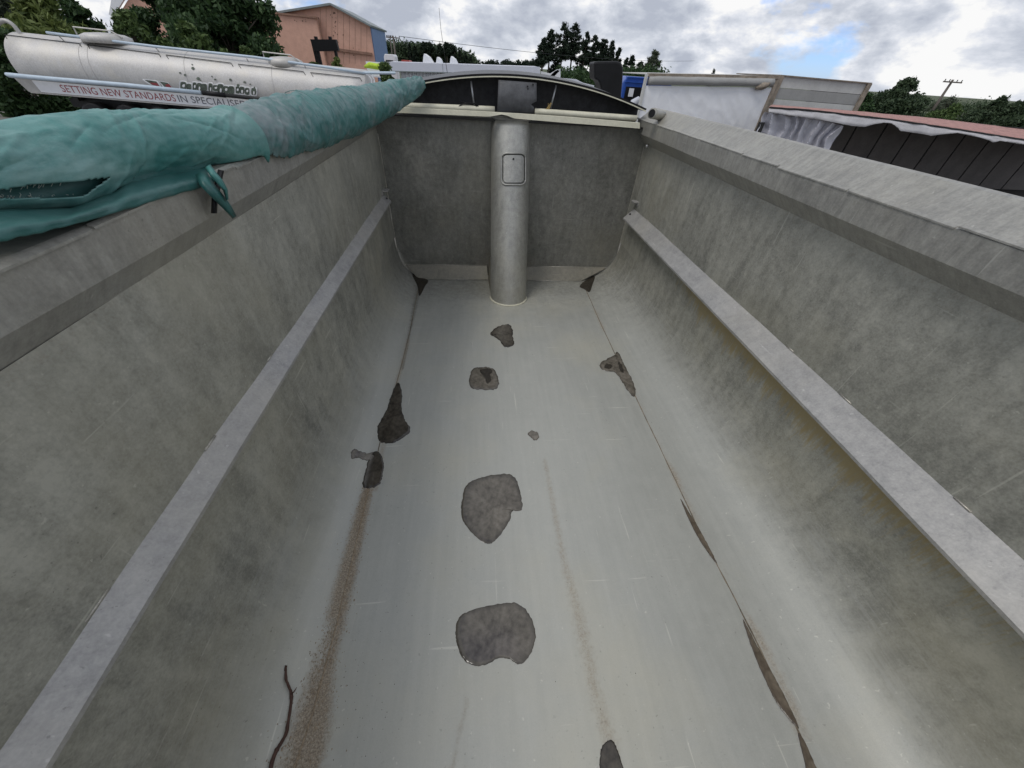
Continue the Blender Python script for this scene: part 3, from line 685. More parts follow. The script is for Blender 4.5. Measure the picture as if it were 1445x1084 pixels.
def puddle(poly, mat, label, silt=(), **k):
    o = sheet('puddle', poly, mat, **k); tag(o, label, 'puddle', 'puddles on the bin floor')
    for s_ in silt: sheet('silt_patch', s_, M['silt'], .0042, o)
    return o
puddle([(692, 472), (700, 463), (712, 458), (722, 461), (724, 475), (725, 487), (712, 490), (706, 481)], M['wetdark'], 'small dark brown puddle nearest the round housing')
puddle([(667, 521), (682, 518), (695, 520), (701, 528), (704, 542), (698, 550), (680, 550), (665, 547), (662, 535)], M['wet'], 'squarish grey puddle with a dark silt spot, second from the housing', [[(676, 522), (694, 521), (692, 530), (693, 538), (687, 542), (683, 532)]])
puddle([(556, 548), (562, 541), (567, 552), (567, 575), (571, 592), (579, 606), (572, 616), (555, 625), (540, 625), (533, 618), (534, 600), (545, 580), (551, 562)], M['wetdark'], 'dark bell-shaped puddle lying on the left seam')
puddle([(523, 642), (534, 638), (541, 650), (540, 668), (535, 684), (520, 689), (512, 686), (515, 668)], M['wetdark'], 'small dark oblong puddle on the left seam just above the dirt trail')
puddle([(495, 640), (500, 634), (508, 637), (522, 641), (528, 639), (526, 649), (514, 649), (505, 646), (497, 647)], M['wet'], 'tiny grey dumbbell-shaped water blot left of the seam')
puddle([(846, 515), (855, 507), (866, 502), (872, 497), (880, 512), (890, 532), (897, 551), (895, 560), (884, 549), (874, 533), (864, 524), (852, 523)], M['wet'], 'grey boot-shaped puddle on the right seam with dark spots', [[(853, 516), (858, 513), (864, 517), (860, 521), (854, 520)], [(872, 510), (878, 517), (880, 527), (874, 522)]])
puddle([(745, 612), (752, 608), (759, 612), (761, 618), (755, 622), (749, 618)], M['wet'], 'tiny round damp spot in the middle of the floor')
puddle([(653, 700), (660, 683), (680, 674), (710, 669), (725, 673), (733, 690), (737, 713), (734, 721), (723, 722), (718, 737), (704, 757), (692, 767), (680, 764), (662, 748), (651, 728)], M['wet'], 'large smooth grey pear-shaped puddle on the centre line')
puddle([(648, 872), (660, 863), (690, 855), (715, 851), (730, 852), (746, 866), (755, 890), (754, 910), (744, 930), (732, 938), (720, 931), (703, 929), (690, 937), (672, 940), (655, 932), (645, 910), (643, 888)], M['wet'], 'large grey apple-shaped puddle nearest the camera')
puddle([(960, 704), (970, 720), (986, 746), (998, 768), (1012, 796), (1003, 786), (988, 764), (974, 738)], M['wetbrown'], 'thin short wet sliver along the right seam', wob=.4)
puddle([(1048, 874), (1056, 888), (1066, 908), (1084, 940), (1103, 975), (1127, 1026), (1116, 1018), (1096, 992), (1080, 960), (1066, 928), (1055, 897)], M['wetbrown'], 'long thin wet sliver along the near right seam', wob=.5)
puddle([(1126, 1034), (1136, 1048), (1152, 1084), (1160, 1100), (1142, 1098), (1134, 1070)], M['wetbrown'], 'wet sliver at the bottom edge of the right seam', wob=.5)
puddle([(848, 1058), (858, 1045), (868, 1050), (880, 1084), (884, 1102), (850, 1102), (846, 1080)], M['wetdark'], 'dark wet blot at the bottom edge right of centre')
# dried silt banked in the two far corners of the bin
def mound(poly, hgt, label):
    o2 = spline(poly, 5); c = np.mean(o2, 0); m = MB(); n = len(o2)
    lev = [(0, 1), (.4, .9), (.75, .5), (1, 0)]
    def fn(i, j):
        k, hh = lev[i]; q = fpt(*(c+(o2[j]-c)*k)); z = q[2]
        return (q[0], q[1], z+.002+hh*hgt*(1+.4*noise.noise((q[0]*40, q[1]*40, 0))))
    m.grid(fn, 4, n, True); tag(build('silt_heap', m, M['silt'], None, True, origin=(*fpt(*c)[:2], ZF)), label, 'silt', 'silt in the bin corners')
mound([(582, 388), (592, 388), (604, 396), (600, 404), (592, 418), (589, 404)], .012, 'dark silt heaped in the far left corner of the bin floor')
mound([(818, 404), (826, 396), (839, 390), (836, 402), (832, 412), (824, 408)], .012, 'dark silt heaped in the far right corner of the bin floor')
# grains of dirt along the trail and loose specks
def grains(name, pts, sizes, mat, label, cat='dirt'):
    V_ = []; F_ = []
    base = np.array([(1, 0, 0), (-.5, .87, 0), (-.5, -.87, 0), (0, 0, 1.1)])
    for p, s_ in zip(pts, sizes):
        a = random.uniform(0, 6.28); ca, sa = math.cos(a), math.sin(a); o_ = len(V_)
        for b in base: V_.append((p[0]+s_*(b[0]*ca-b[1]*sa), p[1]+s_*1.5*(b[0]*sa+b[1]*ca), p[2]+s_*b[2]*.7-.0003))
        F_ += [(o_, o_+1, o_+3), (o_+1, o_+2, o_+3), (o_+2, o_, o_+3)]
    return tag(fmesh(name, np.array(V_), np.array(F_), mat, None, pts[0]), label, cat, kind='stuff')
pts = []; sz = []
while len(pts) < 3200:
    y = random.uniform(-.35, 1.17); l_, r_, _, _ = trail(y); x = random.gauss((l_+r_)/2, (r_-l_)*.30)
    z = zs_at(x, y); pts.append((x, y, z)); sz.append(random.uniform(.0010, .0034)*(1 if random.random() < .93 else 1.7))
grains('dirt_grains', pts, sz, M['dirt'], 'brown dirt grains strewn along the left seam of the bin floor')
pts = []; sz = []
for k in range(330):
    px = random.choice([(random.gauss(515, 45), random.gauss(960, 70)), (random.uniform(380, 560), random.uniform(800, 1084)), (random.uniform(560, 900), random.uniform(440, 1084)), (random.gauss(395, 25), random.gauss(1030, 40))])
    q = fpt(*px)
    if -.62 < q[0] < 1.14: pts.append((q[0], q[1], fz(q[0], q[1]))); sz.append(random.uniform(.0007, .0024))
grains('debris_specks', pts, sz, M['silt'], 'scattered dark specks of debris on the bin floor')
# twig
M['bark'] = plain('red brown bark', (.075, .038, .028), .7, 0, .4, 60, .4)
tw = [(403, 947), (405, 958), (409, 968), (412, 980), (411, 1000), (409, 1020), (406, 1034), (398, 1048), (391, 1062), (386, 1078), (381, 1100)]
Q = []
for i, p in enumerate(tw):
    q = fpt(*p); zz_ = q[2]; Q.append((q[0], q[1], zz_+.006+.012*math.sin(i*.9)**2))
Q2 = spline(Q, 4)[:(len(Q)-1)*4]
twig = build('twig', MB().tube(Q2, [.0036+.0030*(i/len(Q2))+.0016*(1 if i % 9 == 4 else 0)+.0012*noise.noise((i*.7, 0, 0)) for i in range(len(Q2))], 8, True, .14), M['bark'], None, True, origin=Q[0])
build('side_shoot', MB().tube([Q2[12], np.array(Q2[12])+np.array((.012, .004, .012)), np.array(Q2[12])+np.array((.020, .016, .016))], [.0035, .0025, .001], 6), M['bark'], twig, True)
tag(twig, 'bent red-brown twig lying at the lower left of the bin floor', 'twig')

# ------------------------------------------------------------------ tank trailer beyond the left wall
YT = 20.0
M['tank'] = alu('brushed tank metal', (.37, .36, .345), (.58, .57, .555), .25, (.45, .6), (4, 4, .5), .5, False, .8)
M['tankend'] = plain('dull tank end', (.42, .41, .39), .5, .3, .15, 4)
M['white'] = plain('white paint', (.72, .73, .75), .45, 0, .06, 6, .03)
M['palepipe'] = plain('pale blue plastic pipe', (.45, .54, .62), .4, 0, .12, 3, .03)
M['red'] = plain('dull red lettering', (.30, .065, .07), .6, 0, .12, 10, .02)
M['greytext'] = plain('dark grey lettering', (.13, .135, .15), .6, 0, .12, 10, .02)
M['sticker'] = plain('torn grey green sticker', (.10, .12, .095), .8, 0, .6, 9, .1)
M['stickerwhite'] = plain('white sticker outline', (.78, .78, .78), .6, 0, .05, 9, .02)
M['ghost'] = plain('ghost of old lettering', (.60, .60, .61), .5, .3, .05, 9, .02)
BSL = -.0285; TS = -.035; UX0 = -18.0
tank = thing('tank_trailer', 'silver tank trailer with SETTING NEW STANDARDS lettering along its white side board', 'tanker', (-11, 21.1, 0))
HB, WB = .96, 1.10                              # half height and half width of the barrel
def tz(X): return h(.03+TS*(X-UX0))             # top line of the barrel
def barrel_pt(X, a, k=1.0): return (X, 21.15+WB*k*math.cos(a), tz(X)-HB+HB*k*math.sin(a))
us = [(UX0-.10, .0), (UX0-.06, .6), (UX0, .955), (UX0+.03, 1.0)]+[(UX0+.04+13.25*t, 1.0) for t in np.linspace(.05, 1, 24)]+[(UX0+13.34, .93), (UX0+13.44, .6), (UX0+13.48, 0)]
m = MB().grid(lambda i, j: barrel_pt(us[i][0], 2*math.pi*j/72, us[i][1]), len(us), 72, True)
build('barrel', m, M['tank'], tank, True)
def onb(px, py, off=.012):
    d = ray(px, py); Y = 20.3
    for _ in range(12):
        p = O+d*Y/d[1]; q = max(-1, min(1, (p[2]-(tz(p[0])-HB))/HB)); Y = 21.15-WB*math.sqrt(max(0, 1-q*q))-off
    return O+d*Y/d[1]
for X in (UX0+2.55, UX0+2.85, UX0+6.3, UX0+9.6):
    q = [barrel_pt(X, a, 1.002) for a in np.linspace(math.pi*.55, math.pi*1.45, 26)]; build('barrel_weld', MB().tube(q, .008, 5), M['tankend'], tank)
def P20(x, y, dy=0): return atY(x, y, YT+dy)
bd = [P20(50, 111.5), P20(40, 128.5), P20(360, 158.6), P20(372, 141)]
sl_ = (bd[2]-bd[1]); sl_ = sl_/np.linalg.norm(sl_); 
tl, bl = P20(36, 110), P20(42, 128.8)
board_h = .36; e = np.array((1, 0, BSL)); e /= np.linalg.norm(e); upv = np.array((-e[2], 0, e[0]))
b0 = P20(42, 128.8); b0[1] = YT
build('side_board', MB().prism([b0, b0+e*12.6, b0+e*12.6+upv*board_h, b0+upv*board_h], (0, .05, 0)), M['white'], tank)
build('board_end', MB().prism([b0+np.array((-.05, .0, -.02)), b0+e*.42+np.array((0, -.006, -.02)), b0+e*.30+upv*(board_h+.05)+np.array((0, -.006, 0)), b0+upv*(board_h+.05)+np.array((-.28, 0, 0))], (0, .06, 0)), M['tankend'], tank)
build('lower_rail', MB().prism([b0+upv*-.055, b0+upv*-.055+e*12.6, b0+upv*-.012+e*12.6, b0+upv*-.012], (0, .07, 0)), M['tankend'], tank)
build('side_pipe', MB().tube([P20(8, 104.5, -.15), P20(12, 106, -.15), P20(60, 110.5, -.15), P20(180, 120.5, -.15), P20(284, 131, -.15)], [.05, .078, .078, .075, .07], 12), M['palepipe'], tank, True)
build('pipe_clamp', MB().tube([P20(286, 131, -.15), P20(318, 134.5, -.15)], .085, 10), M['black'], tank, True)
build('hose', MB().tube([P20(318, 134.5, -.15), P20(380, 141, -.15), P20(420, 146, -.15)], .07, 10), M['dark'], tank, True)
def text(name, s_, mat, x0px, x1px, base_off, hgt, par, stroke=0.0):
    cu = bpy.data.curves.new(name, 'FONT'); cu.body = s_; cu.extrude = .002; cu.offset = stroke; cu.space_character = 1.04
    ob = bpy.data.objects.new('tmp', cu); C.objects.link(ob); bpy.context.view_layer.update()
    me = bpy.data.meshes.new_from_object(ob.evaluated_get(bpy.context.evaluated_depsgraph_get())); bpy.data.objects.remove(ob)
    v = np.array([q.co for q in me.vertices]); bpy.data.meshes.remove
    a = x0px; b = x1px; w0, w1 = v[:, 0].min(), v[:, 0].max(); h0, h1 = 0.0, v[:, 1].max()
    for q in me.vertices:
        u = (q.co.x-w0)/(w1-w0); k = (q.co.y-h0)/(h1-h0)
        p = a+(b-a)*u+upv*(base_off+k*hgt); q.co = Vector(p+np.array((0, -.004-q.co.z, 0))-np.array(par.location))
    V_ = np.array([q.co for q in me.vertices]); lab = list(range(len(V_)))      # one part for each letter
    def find(i):
        while lab[i] != i: lab[i] = lab[lab[i]]; i = lab[i]
        return i
    for ed in me.edges:
        i, j = find(ed.vertices[0]), find(ed.vertices[1]); lab[i] = j
    grp = {}
    for pg in me.polygons: grp.setdefault(find(pg.vertices[0]), []).append(list(pg.vertices))
    for fs in grp.values():
        ids = sorted({i for f_ in fs for i in f_}); mp = {i: k for k, i in enumerate(ids)}
        m2 = bpy.data.meshes.new(name); m2.from_pydata([tuple(V_[i]) for i in ids], [], [[mp[i] for i in f_] for f_ in fs]); m2.materials.append(mat)
        o = bpy.data.objects.new(name, m2); C.objects.link(o); o.parent = par
def on_board(px):                                # point of the board's lower edge under a pixel column
    t = 3.0
    for _ in range(40):
        p = b0+e*t+upv*.17; t += (px-pix(p)[0])*.02
    return b0+e*t
text('letter', 'SETTING NEW STANDARDS', M['red'], on_board(86.5), on_board(247.5), .075, .225, tank)
text('letter', 'IN SPECIALISED', M['greytext'], on_board(251.5), on_board(348), .075, .225, tank)
def decal(name, poly, mat, off=.012):
    P_ = [onb(*p, off) for p in spline(poly, 3)] if len(poly) > 4 else [onb(*p, off) for p in poly]
    return build(name, MB().prism(P_, (0, -.004, 0)), mat, tank)
decal('emblem_edge', [(201, 111.5), (212, 112.6), (222, 113.8), (227.5, 123.6), (216, 121), (206.5, 116.5)], M['stickerwhite'], .010)
decal('emblem', [(203.5, 112.5), (220.5, 115), (226, 122.6), (215, 120)], M['sticker'], .016)
decal('emblem', [(211, 116.5), (221.5, 117.2), (225.6, 122.3), (216, 120)], M['red'], .022)
decal('emblem_edge', [(223.5, 114), (237, 116), (244.5, 125.4), (231, 124)], M['stickerwhite'], .010)
decal('emblem', [(225, 115), (236.4, 117), (243, 124.6), (232.5, 123)], M['sticker'], .016)
decal('emblem', [(233, 119.5), (238.6, 118.6), (242.8, 124.3), (235, 123.6)], M['red'], .022)
random.seed(5)
# torn sticker: white contour band, lumps of letters, loose flecks
for k in range(14):
    x = 258.5+k*7.6+random.uniform(-1, 1); yc = 121.3+k*.62+random.uniform(-.8, .8); hh = random.uniform(4.4, 6.8); ww = random.uniform(2.6, 4.6)
    def lump(g): return [(x+(ww+g)*math.copysign(abs(math.cos(a))**.55, math.cos(a)), yc+(hh+g)*math.copysign(abs(math.sin(a))**.6, math.sin(a))+.10*(ww+g)*math.cos(a)) for a in np.linspace(.2, .2+2*math.pi, 13)[:-1]]
    decal('sticker_outline', lump(1.7), M['stickerwhite'], .008+.0006*k)
    decal('sticker_letter', lump(-.2), M['sticker'], .022+.0004*k)
    if k in (1, 4, 9): pass
    elif k % 2 == 0: decal('letter_counter', [(x-ww*.25, yc-hh*.3), (x+ww*.4, yc-hh*.4), (x+ww*.45, yc+hh*.1), (x+ww*.1, yc+hh*.25), (x-ww*.3, yc+hh*.1)], M['stickerwhite'], .03+.0004*k)
    else: decal('letter_counter', [(x-ww*.15, yc), (x+ww*.3, yc), (x+ww*.35, yc+hh*.6), (x+ww*.1, yc+hh*.9), (x-ww*.2, yc+hh*.6)], M['stickerwhite'], .03+.0004*k)
for x, y, r in ((272, 96.3, 2.2), (254, 103, 1.4), (261, 105.8, 1.7), (279.5, 111, 2.4), (299, 108, 1), (303.5, 112.2, 1.5), (325, 112.5, 1.8), (345, 116, 1.7), (336, 120.5, 2.2), (353, 119, 1.1), (359, 123.4, 1.3), (356, 125, .9), (271, 91, 1), (283, 113.8, 1)):
    decal('sticker_fleck', [(x+r*math.cos(a), y+r*.9*math.sin(a)) for a in np.linspace(0, 2*math.pi, 7)[:-1]], M['sticker'], .02)
# spill-rail pipe, grab wires, loops, lids
Yr = .55
build('walkway_pipe', MB().tube([atY(66, 46.2, YT+Yr), atY(216, 65.5, YT+Yr), atY(360, 81, YT+Yr), atY(460, 95, YT+Yr), atY(514, 103.5, YT+Yr)], .045, 10), M['palepipe'], tank, True)
for a, b in (((6, 49), (112, 61.5)), ((123, 63), (224, 76)), ((234, 77.5), (326, 89)), ((336, 90.5), (428, 101)), ((438, 102.5), (508, 110))):
    p, q = onb(*a, .05), onb(*b, .05); p2, q2 = onb(a[0]+4, a[1]+6, 0), onb(b[0]+3, b[1]+5, 0)
    build('grab_wire', MB().tube([p2, p, q, q2], .014, 6), M['dark'], tank, True)
for px, py in ((83, 51), (128, 57), (220, 68), (348, 83), (430, 93)):
    p = atY(px, py, YT+Yr); build('pipe_stay', MB().tube([p, (p[0], p[1]+.15, p[2]-.16)], .02, 6), M['tankend'], tank)
lp = [atY(x, y, YT+.9) for x, y in ((-8, 42), (-3, 33), (3, 29.5), (10, 30), (18, 35), (24, 42), (29, 52))]
build('end_hoop', MB().tube(spline(lp, 4)[:24], .07, 10), M['tankend'], tank, True)
for px, wpx in ((150, 24), (402, 20)):
    p = atY(px, np.interp(px, [150, 402], [53, 86]), YT+1.1); ww = wpx/620*21
    build('manhole_lid', MB().tube([(p[0], p[1], p[2]-.18), (p[0], p[1], p[2]+.02), (p[0], p[1], p[2]+.10), (p[0], p[1], p[2]+.14)], [ww, ww, ww*.75, ww*.2], 24), M['tank'], tank, True)
    build('lid_handle', MB().tube([(p[0]-ww, p[1]-.3, p[2]+.02), (p[0]-ww, p[1]-.3, p[2]+.24), (p[0]+ww*.6, p[1]-.3, p[2]+.20), (p[0]+ww, p[1]-.3, p[2]+.02)], .025, 6), M['tankend'], tank)
for k in (0, 1):
    q = [atY(x+k*4, y, YT+.6) for x, y in ((514, 104), (520, 106), (524, 112), (525, 121), (524, 128))]; build('ladder_rail', MB().tube(q, .03, 8), M['white'], tank, True)
build('ladder_post', MB().tube([atY(513, 102, YT+.6), atY(517, 130, YT+.6)], .05, 8), M['white'], tank)
build('cross_pipe', MB().tube([atY(513, 103, YT+.6), atY(558, 103.2, YT+.6)], .05, 8), M['palepipe'], tank)
build('trailer_chassis', MB().box((UX0+.8, 20.7, .75), (UX0+12.5, 21.6, 1.05)), M['dark'], tank)
for X in (UX0+1.2, UX0+4, UX0+8, UX0+11.5): build('saddle', MB().box((X, 20.4, 1.0), (X+.2, 21.9, 1.55-.035*(X-UX0))), M['dark'], tank)
for X in (-16, -14.7, -13.4, -7.5, -6.3):
    build('tyre', MB().tube([(X, 20.05, .5), (X, 20.08, .5), (X, 20.5, .5), (X, 20.53, .5)], [.42, .5, .5, .42], 20), M['black'], tank, True)
build('landing_leg', MB().box((-10, 20.7, 0), (-9.85, 20.85, .8)), M['dark'], tank)

# ------------------------------------------------------------------ foliage
def fol(name, lo, hi, tr=.25):
    t = NT(name); g = t.n('ShaderNodeNewGeometry'); rp = g.outputs['Random Per Island']
    mm = t.math('ADD', t.math('MULTIPLY', rp, .55), t.math('MULTIPLY', t.noise(.9, 3, .6), .45))
    c = t.ramp(mm, [(.25, lo), (.75, hi)]); t.set(color=c, rough=.6, spec=.25)
    tl_ = t.n('ShaderNodeBsdfTranslucent'); t.l(c, tl_.inputs[0]); mx = t.n('ShaderNodeMixShader'); mx.inputs[0].default_value = tr
    t.l(t.p.outputs[0], mx.inputs[1]); t.l(tl_.outputs[0], mx.inputs[2]); t.l(mx.outputs[0], t.out.inputs[0]); return t.m
G = {'dark': fol('dark green leaves', (.018, .042, .016), (.065, .115, .042)), 'mid': fol('mid green leaves', (.032, .06, .018), (.115, .17, .055)),
     'yellow': fol('yellow green leaves', (.055, .085, .02), (.17, .21, .065)), 'grey': fol('grey green leaves', (.035, .05, .03), (.11, .13, .085)),
     'pine': fol('pine needles', (.008, .017, .010), (.030, .048, .028), .15), 'hedge': fol('hedge leaves', (.018, .045, .012), (.085, .14, .035)),
     'far': fol('far bush', (.024, .043, .022), (.075, .11, .055))}
M['trunk'] = plain('grey bark', (.10, .085, .07), .9, 0, .35, 6, .5)
def leaf_quads(cen, rad, n, size, asp=1.6, shell=.5, sq=(1, 1, 1), droop=0.0, lim=1.3):
    cen = np.asarray(cen, float); rad = np.asarray(rad, float); w_ = rad**2; idx = rng.choice(len(cen), n, p=w_/w_.sum())
    d = rng.normal(size=(n, 3)); d *= (.42+.18*rng.random(n))[:, None]; d /= np.maximum(1, np.linalg.norm(d, axis=1)/lim)[:, None]
    p = cen[idx]+d*rad[idx][:, None]*np.array(sq)
    u = rng.normal(size=(n, 3)); u[:, 2] -= droop; u /= np.linalg.norm(u, axis=1)[:, None]
    v = np.cross(u, rng.normal(size=(n, 3))); v /= np.linalg.norm(v, axis=1)[:, None]
    s_ = size*(.6+.8*rng.random(n))[:, None]; u *= s_*asp*.5; v *= s_*.5
    V_ = np.stack([p-u, p-u*.1-v*.7, p+u, p-u*.1+v*.7], 1).reshape(-1, 3); return V_, np.arange(4*n).reshape(n, 4)
def tree(name, label, cat, pos, hgt, crad, mat, n=9000, size=.22, clumps=26, base=.25, group=None, top=.5, lean=0, sq=(1, 1, .8), asp=1.6, clump_r=.36, seed=1, bare=0, cm=2.4):
    random.seed(seed); x, y, z0 = pos; z0 = z0 if len(pos) > 2 else 0
    t = thing(name, label, cat, (x, y, z0), group)
    tr = [(x, y, z0-.1)]; k = 6
    for i in range(1, k+1): tr.append((x+lean*i/k+random.uniform(-.05, .05)*crad, y+random.uniform(-.05, .05)*crad, z0+hgt*.86*i/k))
    r0 = max(.05, hgt*.022); m = MB().tube(tr, [r0*(1-.8*i/k) for i in range(k+1)], 8); cen = []; rad = []
    n = int(n*1.5); size *= .82
    for c in range(int(clumps*cm)):
        a = random.uniform(0, 6.283); f = random.random(); zz_ = base+(1-base)*f
        w_ = math.sin(math.pi*min(1, max(.06, (f*.86+.14)))**(1/(2*top))) if True else 1
        q = crad*max(.16, w_)*math.sqrt(random.random())*.86
        q *= random.choice((1, 1, 1.15)); cc = (x+lean*zz_+q*math.cos(a), y+q*math.sin(a), z0+hgt*zz_*.95); rr = crad*clump_r*random.uniform(.45, 1.1)*max(.5, w_)*.78
        cen.append(cc); rad.append(rr)
        if c % 2 == 0 or bare:
            s0 = np.array(tr[min(k, max(1, int(zz_*k*.8)))]); m.tube([s0, (s0+np.array(cc))/2+np.array((0, 0, .08*crad)), cc], [r0*.4, r0*.25, r0*.1], 5)
    build('trunk', m, M['trunk'], t, True)
    V_, Fq = leaf_quads(cen, rad, n, size, asp, .35, sq); fmesh('crown', V_, Fq, mat, t)
    return t
def px2(x, y, Y): p = atY(x, y, Y); return p
# trees left, beyond the tank trailer
LG = 'trees beyond the tank trailer'
def tr_at(px, Y): d = ray(px, 80); return d[0]/d[1]*Y
tree('broadleaf_tree', 'tall dark glossy broadleaf tree left of the salmon shed', 'tree', (tr_at(335, 34), 34, 0), 8.2, 3.1, G['dark'], 26000, .26, 44, .08, LG, .55, seed=2)
tree('broadleaf_tree', 'dark broadleaf tree crown between the salmon gable end and the tall glossy tree', 'tree', (tr_at(262, 37), 37, 0), 7.6, 2.6, G['dark'], 15000, .26, 34, .1, LG, .55, seed=3)
tree('broadleaf_tree', 'feathery yellow-green tree behind the left half of the tank', 'tree', (tr_at(95, 31), 31, 0), 4.6, 3.4, G['yellow'], 15000, .22, 36, .1, LG, .6, seed=4, asp=3)
tree('broadleaf_tree', 'grey-green thin-leaved tree at the top left corner', 'tree', (tr_at(20, 36), 36, 0), 6.2, 3.3, G['grey'], 6500, .26, 34, .15, LG, .55, seed=5, asp=3.2, bare=1)
tree('broadleaf_tree', 'wispy tree with bare twigs against the sky at the upper left', 'tree', (tr_at(68, 38), 38, 0), 6.3, 2.2, G['grey'], 3000, .24, 26, .3, LG, .5, seed=15, asp=3, bare=1)
tree('broadleaf_tree', 'dark rounded tree just left of the salmon gable end', 'tree', (tr_at(128, 35), 35, 0), 5.9, 2.2, G['dark'], 11000, .24, 30, .15, LG, .55, seed=6)
tree('broadleaf_tree', 'light green shrubby tree behind the lid of the tank', 'tree', (tr_at(205, 29), 29, 0), 4.3, 2.2, G['mid'], 12000, .2, 30, .1, LG, .55, seed=7)
tree('broadleaf_tree', 'mid green shrubby tree under the tall glossy tree', 'tree', (tr_at(285, 29), 29, 0), 3.9, 2.2, G['mid'], 10000, .2, 28, .1, LG, .55, seed=8)
SG = 'shrubs between the tank and the salmon shed'
for i, (px, Y, hh, cr, mt, lab) in enumerate([(352, 29, 3.1, 1.5, 'mid', 'low shrub below the tall glossy tree'), (400, 29, 2.9, 1.4, 'hedge', 'low dark shrub left of the black frame'), (440, 29, 2.75, 1.2, 'mid', 'bright shrub at the foot of the black frame'), (474, 29, 3.0, 1.0, 'yellow', 'tall light shrub right of the black frame'), (503, 29, 2.45, .9, 'mid', 'small shrub at the right end of the salmon wall')]):
    tree('shrub', lab, 'shrub', (tr_at(px, Y), Y, 0), hh, cr, G[mt], 4200, .16, 16, .05, SG, .7, seed=20+i)
UG = 'dark bushes under the tank trailer'
for i, (X, lab) in enumerate([(-21.5, 'dark bush off the left end of the tank trailer'), (-18.6, 'dark bush under the left end of the side board'), (-15.4, 'dark bush below the word SETTING'), (-12.2, 'dark bush below the word STANDARDS'), (-9.2, 'dark bush below the right part of the side board')]):
    tree('bush', lab, 'bush', (X, 24.2, 0), 2.6 if i else 3.6, 2.0, G['dark'], 7000, .2, 22, .02, UG, .8, seed=30+i)
tree('bush', 'green hedge bush between the tank and the white shed', 'bush', (tr_at(541, 24.5), 24.6, 0), 2.85, 1.25, G['mid'], 12000, .12, 40, .02, None, 1.3, seed=41)

# ------------------------------------------------------------------ salmon shed
M['salmon'] = plain('weathered salmon cladding', (.58, .345, .26), .8, 0, .12, 1.6, .15)
M['salmondark'] = plain('weathered salmon trim', (.24, .14, .10), .8, 0, .3, 3, .1)
M['blue'] = plain('faded blue cladding', (.115, .20, .36), .6, 0, .12, 2, .05)
M['roof'] = plain('grey green roof sheet', (.22, .25, .25), .5, .2, .2, 3, .05)
M['stain'] = plain('dark lichen stain', (.16, .10, .07), .9, 0, .4, 6, .1)
shed = thing('salmon_shed', 'large salmon-coloured gabled shed with blue side bay beyond the tank', 'shed', (-15, 56, 0))
YS = 55.
def S(x, y, dy=0): return atY(x, y, YS+dy)
ridge, eR, blueT = S(468, 8), S(541.5, 45.5), S(521.5, 37)
eL = S(396, 19.5); left = eL+(eL-ridge)*.9
gr = lambda p: np.array((p[0], p[1], 0.0))
build('gable_wall', MB().prism([gr(blueT), blueT, ridge, left, gr(left)], (0, .2, 0)), M['salmon'], shed)
build('blue_wall', MB().prism([gr(blueT)+(-.01, .2, 0), blueT+np.array((-.01, .2, 0)), blueT+np.array((-.01, 8.2, 0)), gr(blueT)+(-.01, 8.2, 0)], (.1, 0, 0)), M['blue'], shed)
for a, b in ((ridge, blueT), (ridge, left)):
    d = (b-a); d[1] = 0; dd = d/np.linalg.norm(d); nn = np.array((-dd[2], 0, dd[0])); nn = nn if nn[2] > 0 else -nn
    build('roof', MB().prism([a-dd*0+np.array((0, -.5, 0)), b+dd*.22+np.array((0, -.5, 0)), b+dd*.22+np.array((0, -.5, 0))+nn*.16, a+np.array((0, -.5, 0))+nn*.16], (0, 9.2, 0)), M['roof'], shed)
lt = [S(402, 21.5, -.9), S(446, 26.3, -.9), S(447.5, 62, -.9), S(404, 60, -.9)]
build('lean_to', MB().prism([gr(lt[1]), lt[1], lt[0]+(lt[0]-lt[1])*.5, gr(lt[0]+(lt[0]-lt[1])*.5)], (0, .7, 0)), M['salmon'], shed)
build('lean_to_roof', MB().prism([lt[1]+np.array((.1, -.2, 0)), lt[1]+np.array((.1, -.2, .14)), lt[0]+(lt[0]-lt[1])*.5+np.array((0, -.2, .14)), lt[0]+(lt[0]-lt[1])*.5+np.array((0, -.2, 0))], (0, .9, 0)), M['salmondark'], shed)
a, b = S(402, 62, -.25), S(525, 78.5, -.25)
build('ledge', MB().prism([a, b, b+np.array((0, 0, .22)), a+np.array((0, 0, .22))], (0, .22, 0)), M['salmondark'], shed)
random.seed(9)
for k in range(60):
    if k < 34: x, y = random.gauss(473, 4.5), random.uniform(17, 72)
    elif k < 52: x, y = random.uniform(450, 518), random.gauss(np.interp(random.uniform(450, 518), [450, 518], [70, 76]), 2)
    else: x, y = random.uniform(405, 440), random.uniform(24, 34)
    r = random.uniform(.25, 1.1)
    if y < np.interp(x, [468, 521], [10, 37])+3: continue
    P_ = [S(x+r*.8*math.cos(q)*random.uniform(.6, 1.2), y+r*1.3*math.sin(q)*random.uniform(.6, 1.2), -.012 if x > 447 else -.915) for q in np.linspace(0, 6.283, 7)[:-1]]
    build('lichen_patch', MB().prism(P_, (0, -.006, 0)), M['stain'], shed)
for i in range(9):                       # sheet joints of the cladding
    x = 452+i*8.2; y0 = np.interp(x, [452, 468, 521], [12, 10, 38.5])
    build('sheet_joint', MB().bar(S(x, y0, -.006), S(x+.6*(x-690)/-300*0, 90, -.006), .025, .012), M['salmondark'], shed)
build('downpipe', MB().tube([S(447.5, 24, -1.05), gr(S(447.5, 24, -1.05))], .06, 8), M['salmondark'], shed)
